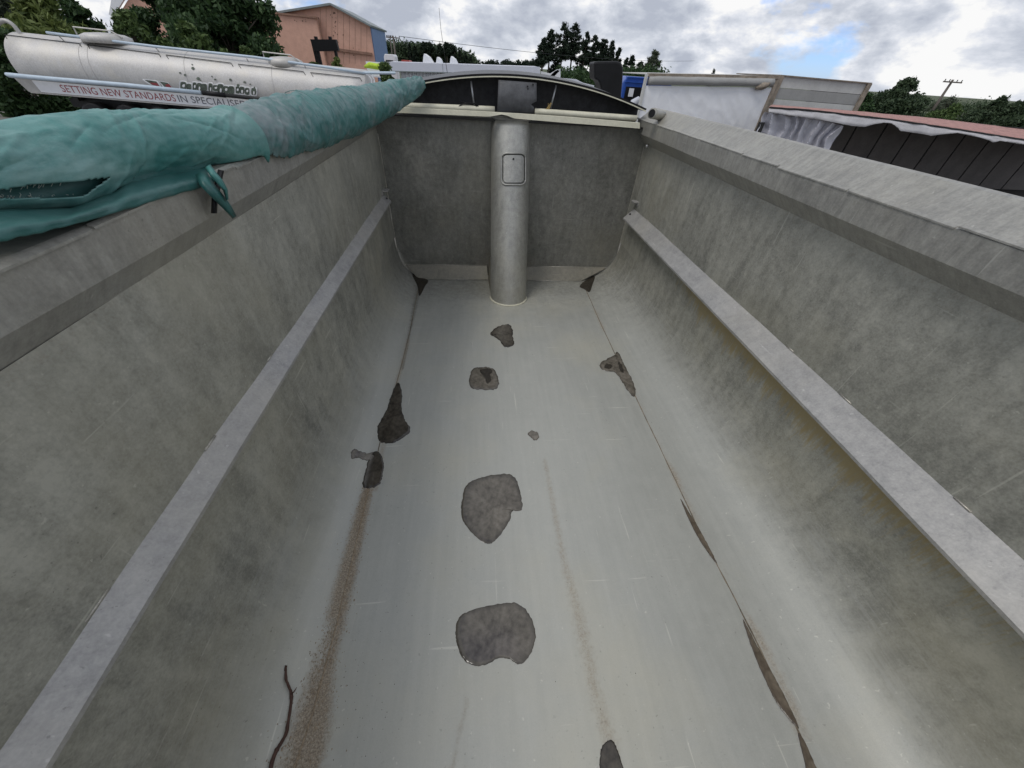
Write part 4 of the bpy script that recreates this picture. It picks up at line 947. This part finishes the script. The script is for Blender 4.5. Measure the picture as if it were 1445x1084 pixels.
# second salmon gable glimpsed behind the trees
hs = thing('salmon_gable', 'salmon gable end with white barge board glimpsed between the trees', 'house', (-31, 52, 0))
q = [atY(x, y, 51) for x, y in ((166, 24), (178, 4), (190, -14), (262, -8), (262, 40))]
build('wall', MB().prism([gr(q[0]), q[0], q[1], q[2], q[3], gr(q[3])], (0, 8, 0)), M['salmon'], hs)
build('barge_board', MB().prism([q[0]+(-.15, -.3, 0), q[1]+(-.15, -.3, 0), q[2]+(-.15, -.3, 0), q[2]+(-.9, -.3, .3), q[1]+(-1.0, -.3, .1), q[0]+(-.5, -.3, .1)], (0, .2, 0)), M['white'], hs)
# black frame standing before the shed
fr2 = thing('steel_frame', 'black steel frame on two legs standing before the salmon shed', 'frame', (-14, 46, 0))
a, b = atY(437.5, 55.5, 46), atY(473.5, 55.8, 46)
build('beam', MB().prism([a, b, b+np.array((.05, 0, -.75)), a+np.array((.1, 0, -.80))], (0, .5, 0)), M['black'], fr2)
for px, py in ((441.5, 60), (446, 60), (471, 60)):
    p = atY(px, py, 46.2); build('leg', MB().box((p[0]-.11, 46.05, 0), (p[0]+.11, 46.3, p[2])), M['black'], fr2)
for px in (445, 465):
    p = atY(px, 54, 46); build('lug', MB().box((p[0]-.12, 46.05, p[2]-.3), (p[0]+.12, 46.3, p[2]+.12)), M['black'], fr2)

# ------------------------------------------------------------------ long white shed and what stands on and by it
M['fascia'] = plain('pale grey fascia', (.56, .58, .64), .5, 0, .05, 1.5, .02)
M['corr'] = plain('corrugated white steel', (.58, .60, .62), .45, .2, .12, 3, .02)
M['corrdark'] = plain('grimy corrugated steel', (.30, .30, .28), .6, .2, .25, 3, .02)
YW = 32.
ws = thing('white_shed', 'long low pale shed with corrugated walls beyond the headboard', 'shed', (-.5, 33, 0))
fa = [atY(544.5, 87.2, YW), atY(762, 94.5, YW), atY(762.3, 106, YW), atY(545, 100.5, YW)]
build('fascia', MB().prism(fa, (0, .12, 0)), M['fascia'], ws)
build('roof', MB().prism([fa[0]+(0, .12, -.02), fa[1]+(0, .12, -.02), fa[1]+(0, .12, -.1), fa[0]+(0, .12, -.1)], (0, 3.0, .05)), M['fascia'], ws)
build('fascia_trim', MB().prism([fa[3]+(0, -.03, -.02), fa[2]+(0, -.03, -.02), fa[2]+(0, -.03, .03), fa[3]+(0, -.03, .03)], (0, .03, 0)), M['roof'], ws)
for t in (.36,):
    p = fa[0]+(fa[1]-fa[0])*t; build('fascia_joint', MB().box((p[0]-.01, YW-.006, p[2]-.46), (p[0]+.01, YW, p[2]-.01)), M['greytext'], ws)
def corr(name, x0, x1, mat):
    a, b = tr_at(x0, YW+.3), tr_at(x1, YW+.3); n = int((b-a)/.045); m = MB()
    m.grid(lambda i, j: (a+(b-a)*i/n, YW+.30+.045*math.tanh(2.2*math.sin(2*math.pi*(a+(b-a)*i/n)/.24)), [0, fa[2][2]+.02][j]), n+1, 2)
    build(name, m, mat, ws)
corr('corrugated_wall', 562, 619, M['corr']); corr('corrugated_wall', 619.2, 764, M['corrdark'])
b_ = [atY(514, 86.5, 34), atY(546, 87, 34)]
bx = thing('white_bin', 'white tray behind the tank end holding a yellow-green bundle', 'tray', ((b_[0][0]+b_[1][0])/2, 34.3, 0))
build('tray', MB().box((b_[0][0], 34.4, 2.0), (b_[1][0], 34.6, b_[0][2])), M['white'], bx)
build('tray_floor', MB().box((b_[0][0], 33.2, 1.95), (b_[1][0], 34.4, 2.05)), M['white'], bx)
for X in (b_[0][0]+.1, b_[1][0]-.1): build('post', MB().box((X-.06, 33.8, 0), (X+.06, 33.92, 1.95)), M['dark'], bx)
M['hiviz'] = plain('yellow green fabric', (.42, .58, .05), .8, 0, .25, 12, .3)
p = atY(532, 95, 33.6)
m = MB(); 
q = [(p[0]-.85, 33.6, p[2]-.02), (p[0]-.5, 33.6, p[2]+.08), (p[0], 33.6, p[2]+.03), (p[0]+.5, 33.6, p[2]+.07), (p[0]+.8, 33.6, p[2])]
m.tube(q, [.06, .17, .15, .17, .06], 10, True, .18)
tag(build('fabric_bundle', m, M['hiviz'], None, True, origin=p), 'yellow-green fabric bundle lying in the white tray', 'bundle')
for i, (x0, x1, y0, yb, lab) in enumerate([(596, 609.5, 79, 87.5, 'large white fin-shaped deflector on the pale shed, leftmost of three'), (614.5, 622, 83.5, 89, 'smallest white fin-shaped deflector, middle of three on the pale shed'), (634, 644, 82.5, 90, 'white fin-shaped deflector on the pale shed, rightmost of three')]):
    Yf_ = YW+.9; A = atY(x0, yb, Yf_); B = atY(x1, yb+.6, Yf_); T = atY(x0+2.5, y0, Yf_); T[2] += .12; A[2] -= .12; B[2] -= .12; B[0] += .1
    o2 = [A, A*.3+T*.7+np.array((-.02, 0, 0)), T, T*.6+B*.4+np.array((.05, 0, .06)), B]
    o = build('fin_deflector', MB().prism(o2, (.12, .35, 0)), M['white'], None, origin=A, bevel=.02); tag(o, lab, 'deflector', 'fins on the pale shed')
M['redpaint'] = plain('red paint', (.35, .05, .035), .5, 0, .15, 3)
def small_truck(name, label, px0, px1, pyt, Y, col, group=None):
    a, b = atY(px0, pyt, Y), atY(px1, pyt, Y); t = thing(name, label, 'truck', ((a[0]+b[0])/2, Y+1, 0), group); wd = b[0]-a[0]
    build('cab', MB().prism([(a[0], Y, .6), (b[0], Y, .6), (b[0], Y, a[2]-.15), (b[0]-wd*.1, Y, a[2]), (a[0]+wd*.12, Y, a[2]), (a[0], Y, a[2]-.2)], (0, 1.9, 0)), col, t, bevel=.04)
    build('window', MB().box((a[0]+wd*.15, Y-.012, a[2]-1.05), (b[0]-wd*.15, Y-.004, a[2]-.42)), M['black'], t)
    for s_ in (.15, .85): build('tyre', MB().tube([(a[0]+wd*s_, Y+.2, .45), (a[0]+wd*s_, Y+.5, .45)], .45, 18), M['black'], t)
    return t
small_truck('parked_truck', 'white cabin right of the blue shed bay', 541, 556, 76, 47, M['white'])
small_truck('parked_truck', 'red vehicle roof just over the pale shed', 565, 578, 84.5, 44, M['redpaint'])
# boats or pods beyond the right end of the shed
wr = thing('scrap_panels', 'white curved panels leaning beyond the right end of the pale shed', 'panels', (5.6, 33, 0))
for pl, mt in (([(763, 101), (776, 104), (786, 98), (790, 100.5), (790, 112), (763, 112)], 'white'), ([(774, 109), (783, 100.5), (790, 97), (790, 100), (780, 110)], 'corr'), ([(790, 110), (812, 112), (822, 117), (838, 121), (838, 130), (790, 128)], 'fascia')):
    P_ = [atY(x, y, 33) for x, y in pl]; o = build('panel', MB().prism(P_, (.1, .3, 0)), M[mt], wr)
build('stand', MB().box((5.0, 33.1, 0), (7.2, 33.25, 2.0)), M['dark'], wr)

# ------------------------------------------------------------------ power poles and lines
M['pole'] = plain('weathered pole', (.14, .12, .105), .9, 0, .25, 3, .3)
def pole(label, px, pyt, Y, arm, r=.16, pyarm=None):
    p = atY(px, pyt, Y); t = thing('power_pole', label, 'pole', (p[0], Y, 0), 'power poles')
    build('post', MB().tube([(p[0], Y, -.2), (p[0], Y, p[2])], [r*1.3, r*.8], 10), M['pole'], t, True)
    build('crossarm', MB().box((p[0]-arm, Y-.22, p[2]-.35), (p[0]+arm, Y-.10, p[2]-.20)), M['pole'], t)
    for s_ in (-.9, -.4, .4, .9): build('insulator', MB().tube([(p[0]+arm*s_, Y-.16, p[2]-.2), (p[0]+arm*s_, Y-.16, p[2]+.02)], .06, 8), M['dark'], t)
    return p
pA = pole('power pole with crossarm right of the grey-roofed house', 1345, 112.5, 62, 1.5, .17)
pB = pole('small far power pole right of the blue shed bay', 554.5, 50.5, 96, 1.3, .17)
pC = pole('thin far pole left of the crossarmed far pole', 550, 50, 98, .5, .10)
far1 = atY(430, 28, 120); far2 = atY(1010, 92, 210)
def wire(label, a, b, sag):
    a, b = np.array(a), np.array(b); q = [a+(b-a)*t-np.array((0, 0, sag*4*t*(1-t))) for t in np.linspace(0, 1, 20)]
    tag(build('power_line', MB().tube(q, .035, 4), M['dark'], None, origin=a), label, 'power line', 'power lines')
wire('power line sagging from the far crossarmed pole across to the pines', pB+np.array((1.2, 0, 0)), atY(980, 86, 200), 1.2)

# ------------------------------------------------------------------ far trees
def pine(label, px, pyt, Y, crad, n, seed, base=.35, gap=.5, size=.55, mat='pine', group='tall pines beyond the headboard', name='pine_tree'):
    random.seed(seed); p = atY(px, pyt, Y); x, hgt = p[0], p[2]; t = thing(name, label, 'tree', (x, Y, 0), group)
    m = MB().tube([(x, Y, -.3), (x+random.uniform(-.2, .2), Y, hgt*.5), (x, Y, hgt)], [.34, .22, .05], 7); cen = []; rad = []
    crad *= .82; k = int(hgt*(1-base)*4.2)
    for i in range(k):
        f = i/k; zz_ = hgt*(base+(1-base)*f); w_ = crad*(1-f**2.1*.88)*random.uniform(.25, 1.15)
        for j in range(random.choice((1, 2, 2, 3))):
            a = random.uniform(0, 6.283); c = np.array((x+w_*math.cos(a), Y+w_*math.sin(a), zz_+.22*w_+random.uniform(-.2, .3)))
            m.tube([(x, Y, zz_), c], [.09, .04], 4); rr = random.uniform(.35, .85)*(.55+.45*(1-f))*crad*.26
            cen.append(c); rad.append(rr)
            if w_ > crad*.6: cen.append((c+np.array((x, Y, zz_)))/2); rad.append(rr*.7)
    cen.append((x, Y, hgt-.3)); rad.append(crad*.16)
    build('trunk', m, M['trunk'], t); V_, Fq = leaf_quads(cen, rad, int(n*2.6), size*.55, 2.6, .1, (1.9, 1.9, .95), 0, 2.2); fmesh('crown', V_, Fq, G[mat], t)
pl = [(768, 55, 2.9, 'leftmost pine of the tall clump'), (779, 43, 3.1, 'broad pine, second from the left of the clump'), (797, 33, 3.6, 'tallest broad pine left of the clump centre'), (812, 35, 3.4, 'tall pine beside the tallest one'), (829, 46, 2.0, 'thin open pine in the middle of the clump'), (841, 51, 3.0, 'dense pine right of the open one'), (854, 56, 2.8, 'pine just left of the black air intake'), (865, 58, 2.0, 'pine directly over the black air intake'), (875, 69, 1.7, 'slim pine over the right edge of the intake'), (788, 72, 2.4, 'lower pine filling the left of the clump'), (820, 78, 2.4, 'lower pine filling the middle of the clump'), (848, 80, 2.4, 'lower pine filling the right of the clump')]
for i, (px, py, cr, lab) in enumerate(pl): pine(lab, px, py, 150+3*(i % 4), cr, 1700 if i < 9 else 1100, 50+i, .10 if i > 8 else .40)
p2 = [(884, 84, 1.5, 'first small dark conifer right of the intake'), (893, 79, 1.8, 'pointed dark conifer over the blue truck'), (904, 88, 2.2, 'low conifer left of the open-crowned tree')]
for i, (px, py, cr, lab) in enumerate(p2): pine(lab, px, py, 140, cr, 1500, 70+i, .1, group='conifers over the blue truck')
pine('open grey-green tree standing over the left end of the white curtain trailer', 925, 73, 130, 3.2, 1500, 77, .35, mat='grey', name='gum_tree', group=None, size=.42)
pine('tiny far tree peeping over the white curtain trailer', 1008, 98, 220, 1.6, 500, 78, .1, group=None, name='far_tree')
# low bush under the pines
cen = []; rad = []; random.seed(8)
for k in range(170):
    px = random.uniform(792, 940); Y = random.uniform(118, 134); p = atY(px, random.uniform(98, 108), Y); cen.append((p[0], Y, p[2]-1.2)); rad.append(random.uniform(1.2, 2.2))
V_, Fq = leaf_quads(cen, rad, 16000, .5, 1.5, .4); tag(fmesh('far_scrub', V_, Fq, G['dark'], None, cen[0]), 'dark scrub below the pines', 'scrub', kind='stuff')
cen = []; rad = []
for k in range(900):                      # wooded rise behind the shed
    px = random.uniform(500, 668); Y = random.uniform(240, 275); yt = np.interp(px, [500, 545, 575, 600, 640, 655, 668], [60, 64, 65, 67, 73, 78, 84])
    p = atY(px, random.uniform(yt+3, 96), Y); cen.append((p[0], Y, p[2])); rad.append(random.uniform(1.4, 3.2))
V_, Fq = leaf_quads(cen, rad, 60000, 1.0, 1.5, .4); tag(fmesh('far_wood', V_, Fq, G['far'], None, cen[0]), 'far wooded rise behind the pale shed', 'wood', kind='stuff')
wdl = [(577, 62), (585, 64.5), (597, 60.5), (602, 60), (607, 60.5), (620, 62.5), (630, 61), (636, 62.5), (641, 66), (649, 72), (657, 75), (664, 80)]
for i, (px, py) in enumerate(wdl):
    pine(['conifer', 'conifer', 'open pine', 'open pine', 'open pine', 'open pine', 'umbrella pine', 'umbrella pine', 'pine', 'spire conifer', 'spire conifer', 'spire conifer'][i]+f' on the far wooded rise, {["first", "second", "third", "fourth", "fifth", "sixth", "seventh", "eighth", "ninth", "tenth", "eleventh", "last"][i]} from the left', px, py, 238, [1.6, 1.8, 2.4, 2.6, 2.4, 2.4, 3.0, 3.0, 2.2, 1.7, 1.7, 1.6][i], 700, 90+i, .55 if 1 < i < 8 else .15, group='trees on the far wooded rise', size=.7)
cen = []; rad = []
for k in range(90):
    px = random.choice((random.gauss(690, 10), random.gauss(716, 4), random.gauss(740, 8), random.gauss(757, 4))); p = atY(px, random.uniform(88, 93.5), 330); cen.append((p[0], 330+random.uniform(-6, 6), p[2])); rad.append(random.uniform(.8, 1.6))
V_, Fq = leaf_quads(cen, rad, 5000, .9); tag(fmesh('far_treeline', V_, Fq, G['pine'], None, cen[0]), 'tiny far tree line over the pale shed roof', 'wood', kind='stuff')

# ------------------------------------------------------------------ vehicles beyond the right wall
M['truckblue'] = plain('blue truck paint', (.025, .085, .36), .3, 0, .12, 3, .02)
bt = thing('blue_truck', 'blue truck cab standing between the air intake and the white curtain trailer', 'truck', (5.8, 17.5, 0))
q = [atY(x, y, 16.5) for x, y in ((881, 111), (884, 109), (915, 109.5), (917, 140))]
x0, x1, zt = q[0][0], q[3][0]+.7, q[2][2]
build('cab', MB().prism([(x0, 16.5, .7), (x1, 16.5, .7), (x1, 16.5, zt-.05), (x1-.15, 16.5, zt), (x0+.12, 16.5, zt), (x0, 16.5, zt-.15)], (0, 1.8, 0)), M['truckblue'], bt, bevel=.04)
wz = atY(897, 124, 16.5)[2]
build('windscreen', MB().box((x0+.12, 16.47, wz-.55), (x1-.1, 16.49, wz+.02)), M['black'], bt)
for dz in (.14, .27): build('visor_rib', MB().box((x0+.05, 16.46, wz+dz), (x1-.1, 16.49, wz+dz+.025)), M['truckblue'], bt)
build('mirror', MB().box((x0+.22, 16.3, wz-.25), (x0+.38, 16.36, wz-.02)), M['white'], bt)
for s_ in (.2, .9): build('tyre', MB().tube([(x0+(x1-x0)*s_, 16.9, .48), (x0+(x1-x0)*s_, 17.3, .48)], .48, 18), M['black'], bt)
p = atY(899, 141, 15.6)
tag(build('wrapped_load', MB().tube([(p[0]-.30, 15.6, 1.2), (p[0]-.12, 15.6, p[2]-.3), (p[0]-.05, 15.6, p[2]-.1), (p[0]+.06, 15.6, p[2]-.02), (p[0]+.15, 15.6, p[2]-.05)], [.2, .2, .17, .13, .05], 14, True, .05), M['fascia'], None, True, origin=(p[0], 15.6, 1.2)), 'pale wrapped bundle in front of the blue truck cab', 'load')
M['curtain'] = plain('white vinyl curtain', (.80, .81, .83), .5, 0, .04, 1.5, .03)
M['dirtywhite'] = plain('grimy white panel', (.50, .50, .48), .55, 0, .14, 2.5, .05)
M['greypanel'] = plain('grey panel', (.30, .30, .29), .6, 0, .12, 2.5, .05)
M['rustpost'] = plain('rust streaked frame', (.26, .22, .175), .7, .1, .5, 6, .1)
YC = 12.6
ct = thing('curtain_trailer', 'white curtain-sided trailer with a rolled grey edge beyond the right wall', 'trailer', (7.6, 13.8, 0))
def PC(x, y, dy=0): return atY(x, y, YC+dy)
a, b = PC(911.5, 103.2), PC(1098, 106.8); c_, d_ = PC(1063, 192), PC(904, 150)
xl, xr = d_[0], b[0]-.04; ztop = lambda X: a[2]+(b[2]-a[2])*(X-a[0])/(b[0]-a[0])
nx, nzv_ = 90, 40; m = MB()
def cf(i, j):
    X = xl+(xr-xl)*i/(nx-1); z = .95+(ztop(X)-.26-.95)*j/(nzv_-1)
    g = noise.noise((X*2.6+z*1.3, z*.9, 4)); g2 = 1-abs(noise.noise((X*3.3+z*2.2, z*1.5, 9)))*2
    return (X, YC+.022*g-.016*max(0, g2-.62)*2-.004*noise.noise((X*7, z*5, 2)), z)
m.grid(cf, nx, nzv_); build('curtain', m, M['curtain'], ct, True)
build('rolled_edge', MB().tube([(X, YC-.03+.01*noise.noise((X*3, 0, 0)), ztop(X)-.15+.015*noise.noise((X*2, 1, 0))) for X in np.linspace(xl+.05, xr-.05, 30)], .095, 12, True, .04), M['greypanel'], ct, True)
build('top_rail', MB().prism([(xl, YC-.05, ztop(xl)-.07), (xr+.1, YC-.05, ztop(xr)-.07), (xr+.1, YC-.05, ztop(xr)), (xl, YC-.05, ztop(xl))], (0, .12, 0)), M['rustpost'], ct)
build('roof', MB().prism([(xl, YC+.07, ztop(xl)-.03), (xr, YC+.07, ztop(xr)-.03), (xr, YC+.07, ztop(xr)-.01), (xl, YC+.07, ztop(xl)-.01)], (0, 2.4, 0)), M['dirtywhite'], ct)
build('corner_post', MB().box((xr, YC-.04, .9), (xr+.10, YC+.06, ztop(xr)-.02)), M['rustpost'], ct)
build('corner_post', MB().box((xl-.06, YC-.04, .9), (xl, YC+.06, ztop(xl)-.02)), M['dirtywhite'], ct)
build('torn_cloth', MB().tube([PC(1066, 124, -.08), PC(1075, 122, -.1), PC(1081, 120, -.1), PC(1088, 117, -.08)], [.03, .09, .07, .03], 9, True, .25), M['rustpost'], ct, True)
build('deck', MB().box((xl-.06, YC-.04, .80), (xr+.1, YC+2.45, .95)), M['dark'], ct)
for X in (xl+.8, xl+2.0, xr-.6): build('tyre', MB().tube([(X, YC+.1, .45), (X, YC+.45, .45)], .45, 18), M['black'], ct)
# box body behind: three horizontal panels
pv = thing('panelled_body', 'truck body of pale and grey horizontal panels right of the white curtain', 'truck body', (10, 13.6, 0))
e0, e1 = PC(1101, 107.2, .06), PC(1228, 118.4, .06); e0b, e1b = PC(1080, 152, .06), PC(1209, 152, .06)
def lerp(a, b, t): return a+(b-a)*t
zt0, zt1 = e0[2], e1[2]; X0, X1 = xr+.12, e1[0]
for t0, t1, mt in ((0, .26, 'dirtywhite'), (.27, .52, 'greypanel'), (.53, .82, 'dirtywhite'), (.83, 1.6, 'greypanel')):
    hh = .95; build('panel', MB().prism([(X0, YC+.06, zt0-hh*t0), (X1, YC+.06, zt1-hh*t0), (X1, YC+.06, zt1-hh*t1), (X0, YC+.06, zt0-hh*t1)], (0, .05+.01*(mt == 'greypanel'), 0)), M[mt], pv)
build('edge_post', MB().box((X0-.005, YC, .9), (X0+.12, YC+.05, zt0)), M['rustpost'], pv)
build('edge_post', MB().box((X1-.11, YC, .9), (X1+.02, YC+.055, zt1)), M['rustpost'], pv)
build('end_wall', MB().box((X1-.02, YC+.12, .9), (X1+.015, YC+2.3, zt1-.03)), M['dark'], pv)
build('roof', MB().prism([(X0, YC+.0, zt0+.001), (X1, YC+.0, zt1+.001), (X1, YC+.0, zt1+.025), (X0, YC+.0, zt0+.025)], (0, 2.3, 0)), M['rustpost'], pv)
build('base', MB().box((X0, YC+.2, 0), (X1, YC+2.2, .9)), M['dark'], pv)
# damaged box trailer with red roof, open side
M['redroof'] = plain('faded red roof', (.34, .17, .14), .65, 0, .55, 9, .08)
M['innerpanel'] = plain('dark inner panel', (.115, .105, .098), .7, 0, .25, 3, .05)
M['valance'] = plain('tattered pale valance', (.50, .49, .50), .7, 0, .18, 4, .1)
M['curtaingrey'] = plain('crumpled grey-white curtain', (.48, .48, .52), .55, 0, .1, 4, .05)
YN, YF = 9.2, 11.2
db_ = thing('damaged_box_trailer', 'damaged open-sided box trailer with faded red roof beyond the right wall', 'trailer', (10, 10.2, 0))
zn, zf_ = h(-.0665*YN), h(-.0455*YF)
XA, XB, XFA = .684*YN, 17.5, .69*YF
gl = np.array([atY(x, y, YN) for x, y in ((1082, 150.5), (1142, 154.5), (1259, 168), (1350, 181.5), (1445, 196.5), (1540, 213))]); fl_ = np.array([atY(x, y, YF) for x, y in ((1085, 147.5), (1200, 156), (1321, 167), (1445, 182.5), (1540, 197))])
def zn_(X): return float(np.interp(X, gl[:, 0], gl[:, 2]))
def zfar_(X): return float(np.interp(X, fl_[:, 0], fl_[:, 2]))
m = MB().grid(lambda i, j: (lerp(lerp(XA, XFA, j/9), XB, i/39), lerp(YN, YF, j/9), lerp(zn_(lerp(XA, XB, i/39)), zfar_(lerp(XFA, XB, i/39)), j/9)+.006*noise.noise((i*.5, j*.8, 1))+.008*math.sin(j/9*math.pi)), 40, 10)
o = build('roof', m, M['redroof'], db_, True); o.modifiers.new('s', 'SOLIDIFY').thickness = .02
build('gutter', MB().tube([(X, YN-.03, zn_(X)-.012+.006*noise.noise((X*5, 0, 0))) for X in np.linspace(XA, XB, 120)], .018, 6), M['dark'], db_, True)
vb = [(1081, 158), (1100, 161), (1150, 168), (1200, 177.5), (1218, 179), (1230, 175.5), (1246, 173), (1256, 174), (1264, 180), (1268, 184.5), (1300, 189), (1312, 191.5), (1330, 189), (1349, 187.5), (1365, 190.5), (1380, 194), (1392, 197.5), (1400, 201), (1408, 198.5), (1445, 204), (1500, 212), (1600, 232)]
vx = np.array([atY(x, y, YN-.02)[0] for x, y in vb]); vz = np.array([atY(x, y, YN-.02)[2] for x, y in vb])
xsv = np.linspace(XA, XB-.5, 260); m = MB()
m.grid(lambda i, j: (xsv[i], YN-.02-.012*j+.02*noise.noise((xsv[i]*3, j*.7, 0)), lerp(zn_(xsv[i])-.02, float(np.interp(xsv[i], vx, vz))+.008*noise.noise((xsv[i]*16, 0, 0)), j/3)), 260, 4)
o = build('valance', m, M['valance'], db_, True); o.modifiers.new('s', 'SOLIDIFY').thickness = .01
# inner wall panels with dark ribs
rb = [1222, 1256, 1290, 1330, 1378, 1430, 1490]
pxs = [atY(x, 200, YF-.12)[0] for x in rb]
st = pxs[1]-pxs[0]; gxs = [XFA+.05]; Xq = XFA+.05
while Xq < XB: Xq += .86; gxs.append(Xq)
for A, B in zip(gxs[:-1], gxs[1:]):
    build('inner_panel', MB().box((A+.025, YF-.08, .9), (B-.025, YF-.04, zf_-.12)), M['innerpanel'], db_)
    build('inner_rib', MB().box((B-.022, YF-.065, .9), (B+.022, YF-.03, zf_-.12)), M['black'], db_)
build('far_wall', MB().box((XFA, YF-.025, .85), (XB, YF, zf_-.06)), M['dark'], db_)
build('deck', MB().box((XA, YN, .75), (XB, YF-.1, .88)), M['dark'], db_)
build('end_post', MB().box((XA-.03, YN-.01, .75), (XA+.06, YN+.08, zn-.03)), M['dark'], db_)
build('end_wall', MB().prism([(XA+.06, YN+.08, .9), (XFA, YF-.05, .9), (XFA, YF-.05, zf_-.1), (XA+.06, YN+.08, zn-.05)], (.03, 0, 0)), M['dark'], db_)
for X in (8, 9.2, 14): build('tyre', MB().tube([(X, YN+.1, .4), (X, YN+.45, .4)], .4, 18), M['black'], db_)
# gathered curtain hanging in the opening
tpl = [(1079, 158), (1100, 161.5), (1122, 164), (1145, 167.5), (1165, 171), (1190, 178)]; btl = [(1064, 196), (1086, 204), (1106, 209), (1124, 213), (1142, 218), (1162, 224)]
nu, nv = 150, 26; m = MB()
def gcf(i, j):
    u = i/(nu-1); v_ = j/(nv-1); k = u*5
    x0, y0 = [float(np.interp(k, range(6), [p[q_] for p in tpl])) for q_ in (0, 1)]; x1, y1 = [float(np.interp(k, range(6), [p[q_] for p in btl])) for q_ in (0, 1)]
    w_ = u*7.2+.9*noise.noise((u*3, v_*1.2, 5))+.35*v_*noise.noise((u*4, 3, 1)); tri = abs((w_ % 1)-.5)*2
    pl_ = tri**1.4; sg_ = .5+.9*noise.noise((int(w_)*3.7, 1, 1))
    return atY(x0+(x1-x0)*v_+2.5*noise.noise((u*6, v_*3, 2)), y0+(y1-y0)*v_, YN+.14-.16*pl_*(.7+.5*sg_)+.03*noise.noise((u*9, v_*5, 7)))
m.grid(gcf, nu, nv); gc = build('gathered_curtain', m, M['curtaingrey'], None, False, origin=(XA+.9, YN+.15, 1.8)); gc.modifiers.new('s', 'SOLIDIFY').thickness = .006
tag(gc, 'crumpled grey-white curtain bunched at the left of the open red-roofed trailer', 'curtain')

# ------------------------------------------------------------------ house, trees and bushes at the right
M['greyroof'] = plain('pale grey roof', (.30, .34, .38), .5, .1, .1, 2, .03)
hr = thing('grey_roof_house', 'house with a pale grey roof beyond the red-roofed trailer', 'house', (56, 60, 0))
q = [atY(x, y, 58) for x, y in ((1212, 147), (1233, 142.5), (1245, 143), (1266, 158), (1212, 156))]
build('wall', MB().box((q[4][0]-1, 58.5, 0), (q[3][0]-.2, 66, q[3][2]-.25)), M['dirtywhite'], hr)
build('roof', MB().prism([q[4]+(-2, 0, -.2), q[0]+(-2, 0, .1), q[1], q[2], q[3]], (0, 8, 0)), M['greyroof'], hr)
a, b = atY(1216, 147, 57.6), atY(1223, 156, 57.6)
build('barge_board', MB().bar(a, b, .2, .35), M['white'], hr)
RG = 'trees at the right beyond the trailers'
tree('broadleaf_tree', 'mid green tree with a pointed top left of the leaning-looking power pole', 'tree', (tr_at(1304, 55)+0, 55, -1), 5.5, 3.6, G['far'], 16000, .3, 40, .1, RG, .7, seed=61)
def rtree(lab, px, py, Y, cr, mt, n, seed, size=.3, base=.05, top=.8, bare=0, asp=1.6):
    p = atY(px, py, Y); tree('broadleaf_tree', lab, 'tree', (p[0], Y, 0), p[2], cr, G[mt], n, size, 36, base, RG, top, seed=seed, bare=bare, asp=asp)
rtree('dark tree peeping round the right end of the panelled body', 1228, 131, 40, 1.5, 'dark', 5000, 62, .22)
rtree('low dark tree right behind the grey roof', 1246, 139, 75, 2.4, 'far', 6000, 63)
rtree('low dark tree between the grey roof and the pointed tree', 1266, 139, 72, 2.6, 'far', 6000, 64)
rtree('pointed crown tree', 1306, 122, 56, 2.6, 'far', 9000, 65) if False else None
rtree('bare twiggy shrub behind the power pole', 1345, 136, 66, 2.4, 'grey', 700, 66, .2, .3, .6, 1, 3)
rtree('rounded olive bush right of the power pole', 1352, 149, 46, 2.6, 'mid', 9000, 67, .22)
rtree('grey-green bush between the olive bush and the right edge', 1385, 152, 44, 2.2, 'grey', 8000, 68, .22)
rtree('large dark bushy tree at the right edge', 1418, 138, 42, 2.3, 'far', 12000, 69, .22)
rtree('dark bushy tree cut by the right edge', 1446, 141, 40, 2.2, 'far', 10000, 70, .22)
rtree('dark bush low behind the olive bush', 1320, 158, 50, 2.0, 'far', 6000, 71, .22)

cen = []; rad = []; random.seed(12)
for k in range(420):
    px = random.uniform(1195, 1640); Y = random.uniform(95, 112); yt = np.interp(px, [1195, 1300, 1445, 1640], [143, 150, 156, 172])+9*noise.noise((px*.022, 0, 0)); p = atY(px, yt+random.uniform(2, 16), Y); cen.append((p[0], Y, p[2])); rad.append(random.uniform(1.0, 2.2))
V_, Fq = leaf_quads(cen, rad, 60000, .32, 1.5); tag(fmesh('far_treeline', V_, Fq, G['far'], None, cen[0]), 'far line of trees closing the view at the right', 'wood', kind='stuff')
